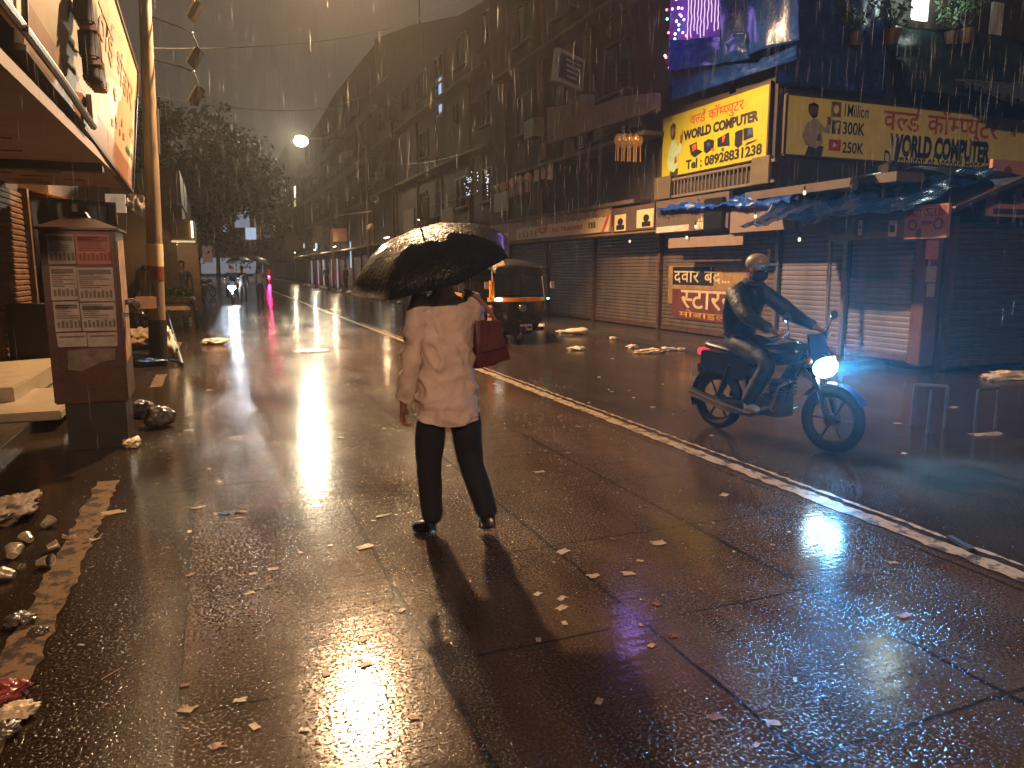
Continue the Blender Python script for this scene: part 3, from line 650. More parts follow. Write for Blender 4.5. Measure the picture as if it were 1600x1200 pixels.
tag(MB().tube([PY(1335, 287, 8.6), PY(1372, 282, 8.55), PY(1412, 283, 8.5)], [.10, .125, .11], 12).build('rolled_tarpaulin', M_blk_gloss, None, smooth=True), 'black rolled tarpaulin bundle lying on the deck below the dim banner', 'bundle')
tag(MB().tube([PY(1385, 290, 9.6), PY(1387, 262, 9.6), PY(1396, 252, 9.6), PY(1401, 215, 9.6)], [.13, .15, .06, .045], 8).build('wrapped_post', M_dark, None), 'dark wrapped post standing in front of the dim banner lettering', 'post')
for k, (x, y) in enumerate(((9.0, 9.68), )):
    tag(MB().tube([(x+.55, y-.1, .0), (x+.62, y, 2.2)], .035, 10).build('awning_pole', M_steel, None, smooth=True), 'pale steel pole propping the awning between mauve shutters', 'pole')
tag(MB().prism([(8.95, 9.2, 2.28), (8.95, 6.95, 2.30), (8.98, 6.95, 2.38), (8.98, 9.2, 2.36)], (1.3, 0, .45)).build('wooden_awning', M_wood, None), 'wooden awning frame under the shiny blue corner tarpaulin', 'awning')
# small bulbs under the fascia
M_bulb = glow('bulb_glass_lit', (1, .72, .5), 2.0)
for k, (x, y, X, lab) in enumerate(((984, 377, 9.25, 'small white bulb under the hindi sign'), (1073, 371, 9.3, 'bulb hanging over the beige valance board'), (1180, 338, 9.22, 'tiny bulb on the blank board'), (1249, 374, 8.95, 'pale bulb hanging by the dark red panel'), (1087, 354, 9.18, 'bulb on the black box cabinet'), (1257, 301, 8.6, 'white bulb at the front of the shiny blue tarp'))):
    q = PX(x, y, X); r = thing('hanging_bulb', lab, 'bulb', q)
    MB().ball(q, (.025, .025, .038), 10, 8).build('glass', M_bulb, r, smooth='all'); MB().tube([q+V((0, 0, .03)), q+V((0, 0, .10))], .016, 8).build('holder', M_black, r)
# ------------------------------------------------------------------ first-floor window with festival lights
wq = [PX(1043, 70, 9.62), PX(1168, 50, 9.62)]
yA, yB, zA, zB = 14.75, 12.1, 6.05, 8.3
win = MB().box((9.66, (yA+yB)/2, (zA+zB)/2), (.06, yA-yB, zB-zA)).build('festival_window', M('violet_lit_backing', '#5a2f8a', .6, var=.4, vs=3, emit=(.30, .06, .62), es=.16), b1, label='window lit purple by festival lights')  # festival light put into the backing's violet colour and glow
mb = MB()
for k in range(16):
    y = yA-.75-k*.115; z = zB-.1; pts = []
    while z > zA+.15+.25*math.sin(k*.7)**2: pts.append((9.60, y+jit(.02), z)); z -= .10
    mb.tube(pts, .011, 5)
lc = tag(mb.build('light_curtain', glow('pink_white_leds', (1, .72, .95), 1.25), None), 'glowing pink white curtain of led strings in the purple window', 'led curtain')
fl = thing('fairy_lights', 'multicoloured fairy lights strung at the left of the purple window', 'light string', (9.55, 14.6, 6))
pts = []; rnd = random.Random(3)
for k in range(46):
    pts.append(V((9.55, yA+.02-rnd.random()*(.8 if k < 30 else 2.5), 5.95+(k/46)*2.3)))
MB().tube(pts, .004, 4).build('wire', M_black, fl)
for k, p in enumerate(pts):
    c = [(1, .15, .25), (.2, 1, .6), (.75, .3, 1), (1, .8, 1), (.2, .5, 1)][k % 5]
    MB().ball(p, .028, 8, 5).build('bulb', glow('fairy_bulb_%d' % (k % 5), c, 6), fl, smooth='all')
lamp('festival_light', (8.5, 13.8, 6.6), 45, (.42, .24, 1), .3)
# glaring doorway high at right
dq0, dq1 = PY(1426, 29, 11.2), PY(1455, -45, 11.2)
tag(MB().box(((dq0.x+dq1.x)/2, 11.22, (dq0.z+dq1.z)/2), (dq1.x-dq0.x, .06, dq1.z-dq0.z)).build('lit_doorway', glow('doorway_glare', (.85, 1, .92), 3.0), None), 'glaring white doorway high above the green-black tarpaulin', 'doorway')
lamp('doorway_light', (dq0.x+.2, 10.8, dq0.z+.5), 60, (.8, 1, .9), .2)
nq = PY(1557, 35, 11.15)
tag(MB().box((nq.x, 11.16, nq.z), (.30, .06, .75)).build('net_curtain', M('pale_net_curtain', '#a9aca6', .7, var=.5, vs=12, stretch=(1, 1, .2)), None), 'pale torn net hanging right of the glaring doorway', 'curtain')
MB().box((15, 12.6, 7.2), (10.5, .2, 4.6)).build('upper_back_wall', M_dark, b1)
def plant(label, x, y, z, s, seed):
    rnd = random.Random(seed); r = thing('potted_plant', label, 'plant', (x, y, z)); lm = MB(); st = MB()
    for k in range(7):
        a = rnd.random()*6.28; p = V((x, y, z+.25*s)); tip = p+V((math.cos(a)*.35*s, math.sin(a)*.2*s, (.3+rnd.random()*.55)*s)); st.tube([p, (p+tip)/2+V((0, 0, .05)), tip], .008, 5)
        for j in range(16):
            c = p.lerp(tip, .3+.7*rnd.random())+V([rnd.uniform(-.12, .12)*s for _ in range(3)]); u = V([rnd.uniform(-1, 1) for _ in range(3)]).normalized()*.07*s; w = V([rnd.uniform(-1, 1) for _ in range(3)]).normalized()*.03*s
            lm.face([c-u, c+w, c+u, c-w])
    st.build('stem', M_wood, r); lm.build('leaves', M('balcony_leaf', '#3c5a3a', .45, var=.4), r, recalc=False)
    MB().tube([(x, y, z), (x, y, z+.25*s)], [.10*s, .14*s], 12).build('pot', M_rust, r)
for k, (px, lab) in enumerate(((1338, 'leafy plant left on the terrace ledge above the dim banner'), (1395, 'small leafy plant beside the glaring doorway'), (1488, 'bushy lit plant right of the glaring doorway'), (1512, 'tall leafy plant near the pale torn net'))):
    q = PY(px, 34, 10.95); plant(lab, q.x, 10.95, q.z-.42, .9+.2*(k % 2), 40+k)
# gold lantern row, small lanterns, LED sheet
def lantern(label, q, s, mat, group):
    r = thing('paper_lantern', label, 'lantern', q, group=group)
    MB().ball(q, (.13*s, .13*s, .16*s), 10, 8).build('body', mat, r, smooth=True)
    mb = MB()
    for a in range(5): mb.tube([q+V((.08*s*math.cos(a*1.257), .08*s*math.sin(a*1.257), -.13*s)), q+V((.09*s*math.cos(a*1.257), .09*s*math.sin(a*1.257), -.48*s))], .012*s, 5)
    mb.build('tassels', mat, r); MB().tube([q+V((0, 0, .16*s)), q+V((0, 0, .5*s))], .005, 5).build('cord', M_black, r)
M_gold = M('gold_foil_lantern', '#d59a45', .25, metal=.6, var=.4, vs=18, emit=(1, .5, .15), es=.10)
for k in range(4): lantern(['gold lantern with tassels, leftmost of the bright hanging row', 'gold lantern, second from left in the bright hanging row', 'gold lantern, third from left in the bright hanging row', 'gold lantern, rightmost of the bright hanging row'][k], PX(968+k*9.5, 219, 9.2), 1.0, M_gold, 'gold lanterns hung in the dark gallery')
M_pl = M('pale_paper_lantern', '#b89a8a', .5, var=.35, vs=14)
for k, (x, y) in enumerate(((786, 292), (800, 286), (812, 281), (825, 277))): lantern(['faint pale lantern farthest left over the grey panel', 'pale lantern second from left over the grey panel', 'pale lantern third from left over the grey panel', 'pale lantern nearest the picture panels'][k], PX(x, y, 9.25), .95, M_pl, 'pale lanterns along the gallery')
for k, (x, y) in enumerate(((838, 272), (849, 268), (860, 269))):
    q = PX(x, y, 9.25); tag(MB().box(q, (.03, .30, .42)).build('picture_panel', M('picture_panel_%d' % k, ('#a98d80', '#8a4a3a', '#a58a76')[k], .5, var=.5, vs=7), None), ['small pale picture panel, left of three on the gallery', 'small reddish picture panel, middle of three on the gallery', 'small pale picture panel, right of three on the gallery'][k], 'panel')
q = PX(783, 316, 9.2); tag(MB().box(q, (.06, 1.25, .62)).build('grey_panel', M('grey_olive_panel', '#6d675a', .5, var=.15), None), 'plain grey olive panel above the tan sign row', 'panel')
ls = thing('led_strings', 'white led strings hanging as a sheet on the gallery left of the grey panel', 'light string', PX(745, 290, 9.3))
rnd = random.Random(5); mb = MB()
for k in range(9): mb.tube([PX(727+k*4.5, 268-k*.8, 9.3), PX(727+k*4.5+rnd.uniform(-2, 2), 306, 9.3)], .006, 4)
mb.build('wire', M_black, ls)
M_led = glow('cool_white_led', (.75, .85, 1), 2.2)
for k in range(40):
    q = PX(727+rnd.choice((0, 4, 8, 20, 34, 36))+rnd.uniform(-2, 2), 268+rnd.random()*38, 9.29); MB().ball(q, .018, 6, 4).build('bulb', M_led, ls, smooth='all')
# ================================================================== PEOPLE
def skinned(name, nodes, edges, mat, parent, root, sub=2, rough=0):
    """nodes {key: (pos, radius)}; grows one continuous surface with Skin + Subdivision and keeps it as a plain mesh"""
    keys = list(nodes); idx = {k: i for i, k in enumerate(keys)}
    me = bpy.data.meshes.new(name); me.from_pydata([nodes[k][0] for k in keys], [(idx[a], idx[b]) for a, b in edges], [])
    o = bpy.data.objects.new(name, me); COL.objects.link(o)
    md = o.modifiers.new('s', 'SKIN'); md.use_smooth_shade = True; md.branch_smoothing = .4
    for i, k in enumerate(keys):
        r = nodes[k][1]; me.skin_vertices[0].data[i].radius = r if isinstance(r, tuple) else (r, r); me.skin_vertices[0].data[i].use_root = (k == root)
    sd_ = o.modifiers.new('u', 'SUBSURF'); sd_.levels = sub; sd_.render_levels = sub
    bpy.context.view_layer.update()
    m2 = bpy.data.meshes.new_from_object(o.evaluated_get(bpy.context.evaluated_depsgraph_get())); m2.name = name
    bpy.data.objects.remove(o); bpy.data.meshes.remove(me)
    if rough:
        for v in m2.vertices: v.co += V([noise.noise(v.co*17+V((k*9, 0, 0)))*rough for k in range(3)])
    m2.materials.clear(); m2.materials.append(mat)
    for p in m2.polygons: p.use_smooth = True
    o = bpy.data.objects.new(name, m2); COL.objects.link(o); o.parent = parent; return o
def hand(nodes, edges, wrist_key, d, side, s, curl=.6, grip=None):
    """five separate fingers on a palm; d = direction the hand points, side = thumb direction, curl bends towards -normal"""
    w = V(nodes[wrist_key][0]); d = V(d).normalized(); t = V(side); t = (t-d*t.dot(d)).normalized(); nrm = d.cross(t)
    palm = w+d*.06; nodes[s+'palm'] = (palm, (.026, .020)); edges.append((wrist_key, s+'palm'))
    for k in range(4):
        b = palm+d*.030+t*(.030-.020*k); L = (.072, .080, .075, .058)[k]
        a = b+(d*math.cos(curl*.6)+nrm*math.sin(curl*.6))*L*.5; c = a+(d*math.cos(curl*1.7)+nrm*math.sin(curl*1.7))*L*.5
        for q, p, r in (('b', b, .0105), ('m', a, .0095), ('t', c, .0075)): nodes['%sf%d%s' % (s, k, q)] = (p, r)
        edges += [(s+'palm', '%sf%db' % (s, k)), ('%sf%db' % (s, k), '%sf%dm' % (s, k)), ('%sf%dm' % (s, k), '%sf%dt' % (s, k))]
    a = w+d*.035+t*.034; b = a+(d*.7+t*.5+nrm*.4).normalized()*.032; c = b+(d*.9+nrm*.5).normalized()*.026
    for q, p, r in (('a', a, .012), ('b', b, .0105), ('c', c, .0085)): nodes[s+'th'+q] = (p, r)
    edges += [(s+'palm', s+'tha'), (s+'tha', s+'thb'), (s+'thb', s+'thc')]
def person(label, loc, rz, J, shirt, trouser, shoe, sleeve=1.0, hair=True, group=None, hands=True, skin=None, hand_dirs=None, custom_shirt=False, face=False, detail=2, bulk=1.0):
    """J: joint positions in the person's own frame (facing +Y, X to the right)"""
    r = thing('person', label, 'person', loc, rz, group); P = {k: V(v) for k, v in J.items()}
    hd = (P['head']-P['neck'])
    N = {'pelvis': (P['pelvis'], (.125, .10)), 'waist': ((P['pelvis']*.55+P['chest']*.45), (.115, .09)), 'chest': (P['chest'], (.135, .095)), 'neck': (P['neck'], .052), 'jaw': (P['neck']+hd*.55, (.066, .07)), 'head': (P['head'], (.074, .086)), 'crown': (P['head']+hd.normalized()*.07, (.058, .068))}
    Ed = [('pelvis', 'waist'), ('waist', 'chest'), ('chest', 'neck'), ('neck', 'jaw'), ('jaw', 'head'), ('head', 'crown')]
    for s in 'LR':
        sg = -1 if s == 'L' else 1
        N[s+'sh'] = (P[s+'sh'], .052); N[s+'el'] = (P[s+'el'], .038); N[s+'wr'] = (P[s+'wr'], .026)
        N[s+'hip'] = (P[s+'hip'], .085); N[s+'kn'] = (P[s+'kn'], .052); N[s+'an'] = (P[s+'an'], .028); N[s+'to'] = (P[s+'an'].lerp(P[s+'to'], .5)+V((0, 0, -.02)), .016)
        N[s+'fo'] = (P[s+'el']*.55+P[s+'wr']*.45, .036); N[s+'ca'] = (P[s+'kn']*.65+P[s+'an']*.35, .050)
        Ed += [('chest', s+'sh'), (s+'sh', s+'el'), (s+'el', s+'fo'), (s+'fo', s+'wr'), ('pelvis', s+'hip'), (s+'hip', s+'kn'), (s+'kn', s+'ca'), (s+'ca', s+'an'), (s+'an', s+'to')]
        if hands:
            d = (hand_dirs or {}).get(s) or (P[s+'wr']-P[s+'el']); hand(N, Ed, s+'wr', d, (-sg*.4, .8, .3) if not hand_dirs or (s+'t') not in hand_dirs else hand_dirs[s+'t'], s, .9)
    skinned('body', N, Ed, skin or M_skin, r, 'pelvis', detail)
    if not custom_shirt:
        N = {'hem': (P['pelvis']+V((0, 0, -.02)), (.165*bulk, .125*bulk)), 'waist': ((P['pelvis']*.5+P['chest']*.5), (.150*bulk, .115*bulk)), 'chest': (P['chest'], (.165*bulk, .118*bulk)), 'collar': ((P['neck']*.85+P['chest']*.15) if bulk < 1.2 else P['neck']+V((0, .01, .015)), .075*bulk)}
        Ed = [('hem', 'waist'), ('waist', 'chest'), ('chest', 'collar')]
        for s in 'LR':
            N[s+'sh'] = (P[s+'sh'], .074*bulk); N[s+'el'] = (P[s+'sh'].lerp(P[s+'el'], min(1, sleeve)), .060*bulk); Ed += [('chest', s+'sh'), (s+'sh', s+'el')]
            if sleeve > 1: N[s+'wr'] = (P[s+'el'].lerp(P[s+'wr'], .9), .046); N[s+'el'] = (P[s+'el'], .060*bulk); Ed.append((s+'el', s+'wr'))
        skinned('shirt', N, Ed, shirt, r, 'waist', detail, .008)
    N = {'belt': (P['pelvis']+V((0, 0, .04)), (.145, .108)), 'seat': (P['pelvis']+V((0, 0, -.05)), (.150, .112))}; Ed = [('belt', 'seat')]
    for s in 'LR':
        N[s+'hip'] = (P[s+'hip'], .105); N[s+'mid'] = (P[s+'hip'].lerp(P[s+'kn'], .5), .098); N[s+'kn'] = (P[s+'kn'], .082); N[s+'ca'] = (P[s+'kn'].lerp(P[s+'an'], .5), .076); N[s+'cu'] = (P[s+'an']+(P[s+'kn']-P[s+'an']).normalized()*.05, .068); N[s+'an'] = (P[s+'an']+V((0, 0, -.035)), .070)
        Ed += [('seat', s+'hip'), (s+'hip', s+'mid'), (s+'mid', s+'kn'), (s+'kn', s+'ca'), (s+'ca', s+'cu'), (s+'cu', s+'an')]
    skinned('trousers', N, Ed, trouser, r, 'seat', detail, .009)
    for s in 'LR':
        a, t = P[s+'an'], P[s+'to']; d = (t-a); d2 = V((d.x, d.y, d.z)).normalized()
        skinned('shoe', {'h': (a-d2*.035+V((0, 0, -.052)), (.044, .040)), 'm': (a.lerp(t, .5)+V((0, 0, -.032)), (.052, .044)), 't': (t+V((0, 0, -.018)), (.046, .030)), 'a': (a+V((0, 0, .015)), .052)}, [('h', 'm'), ('m', 't'), ('h', 'a')], shoe, r, 'h', 2)
    if hair:
        hc = P['head']+V((0, -.012, .035)); mb = MB(); mb.ball(hc, (.089, .104, .098), 18, 12)
        bmesh.ops.bisect_plane(mb.bm, geom=mb.bm.verts[:]+mb.bm.edges[:]+mb.bm.faces[:], plane_co=hc+V((0, .055, .0)), plane_no=(0, .8, -.6), clear_outer=True)
        for v in mb.bm.verts: v.co += V([noise.noise(v.co*40+V((k*7, 0, 0)))*.008 for k in range(3)])
        mb.build('hair', M_hair, r, local=True, smooth='all')
    for sg in (-1, 1):
        MB().ball(P['head']+V((sg*.082, .0, -.01)), (.012, .022, .032), 8, 6).build('ear', skin or M_skin, r, local=True, smooth='all')
    if face:
        h = P['head']; MB().rings([[h+V((.018*c, .088+.0, -.035+.012*s_)) for c, s_ in ((-1, -1), (1, -1), (.6, 1), (-.6, 1))], [h+V((.008*c, .098, .02+.01*s_)) for c, s_ in ((-1, -1), (1, -1), (1, 1), (-1, 1))]]).build('nose', skin or M_skin, r, local=True, smooth='all')
        for sg in (-1, 1): MB().ball(h+V((sg*.032, .080, .012)), (.014, .010, .008), 8, 6).build('eye', M_black, r, local=True)
        MB().box(h+V((0, .084, -.062)), (.045, .012, .010)).build('mouth', M('lip_brown', '#5a3028', .5), r, local=True, bevel=.003)
    return r
STAND = dict(pelvis=(0, 0, .90), chest=(0, .01, 1.25), neck=(0, .01, 1.44), head=(0, .035, 1.60), Lsh=(-.18, 0, 1.37), Rsh=(.18, 0, 1.37), Lel=(-.22, -.02, 1.10), Rel=(.22, -.02, 1.10), Lwr=(-.22, .06, .87), Rwr=(.22, .06, .87), Lhip=(-.09, 0, .86), Rhip=(.09, 0, .86), Lkn=(-.10, .02, .47), Rkn=(.10, .02, .47), Lan=(-.10, 0, .085), Ran=(.10, 0, .085), Lto=(-.12, .15, .04), Rto=(.12, .15, .04))
M_shirt = M('white_cotton_shirt', '#c6b0a2', .6, var=.16, vs=4, bump=.6, bs=11, bdist=.03)
M_trou = M('black_trousers', '#120e0b', .85, var=.25, vs=8, bump=.3, bs=14, bdist=.01)
M_shoe = M('black_wet_shoe', '#100e0d', .25, var=.2)
# --- walking man, seen from behind
WM = dict(pelvis=(0, 0, .90), chest=(-.01, .03, 1.24), neck=(0.0, .05, 1.43), head=(.0, .09, 1.585), Lsh=(-.155, .02, 1.36), Rsh=(.16, .03, 1.37), Lel=(-.205, -.01, 1.06), Rel=(.215, .13, 1.14), Lwr=(-.25, .03, .82), Rwr=(.115, .30, 1.225), Lhip=(-.09, 0, .86), Rhip=(.09, 0, .86), Lkn=(-.105, .05, .47), Rkn=(.14, .0, .45), Lan=(-.085, .05, .10), Ran=(.20, -.14, .155), Lto=(-.185, .15, .045), Rto=(.215, -.01, .05))
MANLOC = V((1.215, 4.06, 0))
man = person('man in a long white shirt and black trousers walking away under a black umbrella', MANLOC, 0, WM, M_shirt, M_trou, M_shoe, custom_shirt=True, hand_dirs={'L': V((-.12, .10, -1)), 'R': V((-.55, .35, .30)), 'Rt': V((0, .2, 1))}, detail=2)
# loose shirt: lofted torso with creases, open hem, sleeves
def shirt_ring(cz, rx, ry, cy=0, cx=0, n=40, dip=0):
    out = []
    for k in range(n):
        a = 2*math.pi*k/n; ca, sa = math.cos(a), math.sin(a)
        f = 1+.04*noise.noise(V((ca*2.2, sa*2.2, cz*2.3)))+.035*noise.noise(V((ca*4+cz*3, sa*4, cz*3.7+4)))-.05*abs(noise.noise(V((ca*3-cz*6, sa*3, cz*5+9))))+.020*math.sin(6*a+cz*5)*max(0, 1.15-cz)*2.2
        out.append(V((cx+rx*f*(abs(ca)**.85)*(1 if ca > 0 else -1), cy+ry*f*sa, cz+dip*(sa*sa-.5)*(-1)+.012*noise.noise(V((ca*2, sa*2, cz*9))))))
    return out
prof = [(.715, .190, .132, .0, .055), (.76, .190, .130, .0, .02), (.84, .184, .126, 0, 0), (.93, .176, .120, .005, 0), (1.02, .168, .114, .01, 0), (1.11, .168, .114, .018, 0), (1.20, .176, .118, .026, 0), (1.28, .184, .118, .032, 0), (1.345, .182, .108, .036, 0), (1.385, .150, .090, .042, 0), (1.415, .100, .072, .048, 0), (1.44, .068, .064, .052, 0), (1.475, .062, .060, .056, 0)]
fine_prof = []
for a, b in zip(prof, prof[1:]):
    for k in range(6): fine_prof.append(tuple(p+(q_-p)*k/6 for p, q_ in zip(a, b)))
fine_prof.append(prof[-1])
mb = MB(); mb.rings([shirt_ring(z, rx, ry, cy, 0, 72, dp) for z, rx, ry, cy, dp in fine_prof], cap=False)
for v in mb.bm.verts:   # creases running down and across the wet back
    p = v.co; w = max(0, min(1, (1.40-p.z)/.12)); n1 = abs(noise.noise(V((p.x*9+p.z*3.5, p.y*3, p.z*4.2)))); n2 = abs(noise.noise(V((p.x*5-p.z*8, p.y*4+5, p.z*11))))
    d = V((p.x, p.y-.02, 0)).normalized(); v.co += d*(w*(.024*((.22-min(n1, .22))/.22)**1.5-.006+.008*((.16-min(n2, .16))/.16)**1.5))
mb.build('shirt', M_shirt, man, local=True, smooth='all')
for s in 'LR':
    a, b, c = V(WM[s+'sh']), V(WM[s+'el']), V(WM[s+'wr']); t = .93 if s == 'L' else .75
    path = [a+V((.05 if s == 'L' else -.05, 0, .012))]+[a.lerp(b, k/10) for k in range(11)]+[b.lerp(c, t*k/9) for k in range(1, 10)]
    mb = MB(); mb.tube(path, [.070]+[.077-.019*k/10 for k in range(11)]+[.058-.008*k/9 for k in range(1, 10)], 24, cap=False)
    for v in mb.bm.verts: v.co += V([noise.noise(V((v.co.x*14, v.co.y*14, v.co.z*30))+V((k*5, 0, 0)))*.024 for k in range(3)])
    mb.build('sleeve', M_shirt, man, local=True, smooth='all')
# shoulder bag (carried by the man: a thing of its own)
bag = thing('shoulder_bag', 'dark red shoulder bag hanging at the right side of the walking man', 'bag', MANLOC+V((.27, .02, .98)))
M_bag = M('dark_red_leather', '#4d1a14', .45, var=.3, vs=10, bump=.3, bs=40)
bq = lambda x, y, z: MANLOC+V((x, y, z))
mb = MB(); ringz = [(1.005, -.045, .37, .05), (1.05, .165-.01, .375, .062), (1.12, .165, .36, .062), (1.20, .165, .335, .055), (1.285, .168, .30, .035)]
R_ = []
for z, x0, x1, hy in ringz:
    x0 = .168; zz = lambda x: z + (0.055 if z < 1.03 else 0)*(x-x0)/.2
    R_.append([bq(x0, .01-hy, zz(x0)-.0), bq((x0+x1)/2, .01-hy*1.25, zz((x0+x1)/2)-.012), bq(x1, .01-hy, zz(x1)), bq(x1+.012, .01, zz(x1)), bq(x1, .01+hy, zz(x1)), bq((x0+x1)/2, .01+hy*1.25, zz((x0+x1)/2)-.012), bq(x0, .01+hy, zz(x0)), bq(x0-.01, .01, zz(x0))])
mb.rings(R_); mb.build('pouch', M_bag, bag, smooth=True)
MB().prism([bq(.185, -.072, 1.10), bq(.33, -.072, 1.13), bq(.315, -.055, 1.285), bq(.19, -.055, 1.285)], (0, -.012, 0)).build('flap', M_bag, bag, bevel=.004)
mb = MB(); mb.tube([bq(.305, .0, 1.27), bq(.25, -.03, 1.345), bq(.175, -.045, 1.425), bq(.12, .0, 1.455), bq(.13, .09, 1.41), bq(.20, .10, 1.33), bq(.19, .05, 1.27)], .012, 8); mb.build('strap', M('tan_strap', '#8d6a4c', .5), bag, smooth=True)
# umbrella
def umbrella(label, hub, axis, R, depth, shaft, mat, ribs=8, hook=True, cat='umbrella', detail=6):
    hub = V(hub); A = V(axis).normalized(); u, w = basis(A); r = thing('umbrella', label, cat, hub-A*shaft)
    mb = MB(); nr = ribs*detail; ringsL = []
    for i in range(7):
        t = i/6; ring = []
        for k in range(nr):
            a = 2*math.pi*k/nr; fr = abs(math.sin(a*ribs/2)); scal = 1-.075*fr*t**1.5
            ring.append(hub + (u*math.cos(a)+w*math.sin(a))*R*math.sin(t*1.25)/math.sin(1.25)*scal - A*depth*(1-math.cos(t*1.25))/(1-math.cos(1.25)) + A*.018*fr*t*(1-t)*-2)
        ringsL.append(ring)
    ringsL[0] = [hub+(p-hub)*.01+A*.0 for p in ringsL[1]]
    mb.rings(ringsL, cap=False); bmesh.ops.solidify(mb.bm, geom=mb.bm.faces[:], thickness=.0025)
    mb.build('canopy', mat, r, smooth='all')
    MB().tube([hub+A*.06, hub-A*shaft], .006, 8).build('shaft', M_steel, r, smooth=True)
    e = hub-A*shaft
    if hook: MB().tube([e+A*.10, e, e-A*.04+u*.01, e-A*.06+u*.035, e-A*.04+u*.06], .013, 10).build('handle', M_black, r, smooth=True)
    for k in range(ribs):
        a = 2*math.pi*k/ribs; d = u*math.cos(a)+w*math.sin(a); p = [hub+d*R*math.sin(t*1.25)/math.sin(1.25)-A*(depth*(1-math.cos(t*1.25))/(1-math.cos(1.25))+.008) for t in (.1, .4, .7, 1.0)]
        rb = MB().tube(p, .0035, 5).build('rib', M_steel, r); MB().tube([p[1], hub-A*(depth*.9)], .003, 5).build('stretcher', M_steel, rb)
    return r
M_umb = M('black_umbrella_nylon', '#0f0e0c', .40, var=.25, vs=14, bump=1, bs=45, bdist=.008, spec=1.0, coat=.5)
umbrella('black umbrella tilted low over the walking man, wet top edge shining', MANLOC+V((-.10, .13, 1.80)), (-.36, -.20, 1), .50, .22, .64, M_umb)
# --- people further off
M_navy = M('navy_cloth', '#1c2330', .8, var=.2); M_grey = M('dull_grey_cloth', '#5b5550', .8, var=.2); M_blk = M('black_cloth', '#15120f', .8, var=.3); M_tanc = M('tan_cloth', '#9a8468', .8, var=.2)
def pose(**k): d = dict(STAND); d.update(k); return d
person('dark figure standing behind the utility pole, bending slightly over a stall', G(219, 505)+V((0, 0, 0)), math.radians(-75), pose(chest=(0, .10, 1.23), neck=(0, .18, 1.40), head=(0, .24, 1.55), Lsh=(-.19, .1, 1.34), Rsh=(.19, .1, 1.34), Lel=(-.2, .25, 1.12), Rel=(.2, .25, 1.12), Lwr=(-.12, .45, 1.05), Rwr=(.12, .45, 1.05)), M_blk, M_trou, M_shoe, 1.2, detail=1)
person('man in dark t-shirt and shorts standing at a lit doorway', (G(296, 492).x, 24.2, .1), math.radians(165), pose(), M_navy, M_tanc, M_shoe, .6, detail=1)
person('pedestrian in dark clothes under the left of two distant umbrellas', (1.15, 36, 0), math.radians(180), pose(Rel=(.2, .18, 1.15), Rwr=(.06, .28, 1.25)), M_navy, M_trou, M_shoe, 1.2, detail=1)
umbrella('black umbrella over the pedestrians by the far headlight, left one', (1.0, 35.7, 2.12), (-.1, .1, 1), .56, .24, .8, M_umb, detail=3)
person('pedestrian in a pale shirt under the right of two distant umbrellas', (2.0, 38, 0), 0, pose(Rel=(.2, .18, 1.15), Rwr=(.06, .28, 1.25)), M_tanc, M_trou, M_shoe, 1.2, detail=1)
umbrella('black umbrella over the pedestrians by the far headlight, right one', (2.05, 37.8, 2.15), (.25, 0, 1), .60, .24, .85, M_umb, detail=3)
person('dark distant figure on the right pavement before glowing doors', (8.9, 55, .11), math.radians(120), pose(), M_blk, M_trou, M_shoe, 1.2, detail=1)
person('distant figure walking beside the glowing shop doors on the right', (9.0, 66, .11), math.radians(-20), pose(), M_grey, M_trou, M_shoe, 1.2, detail=1)
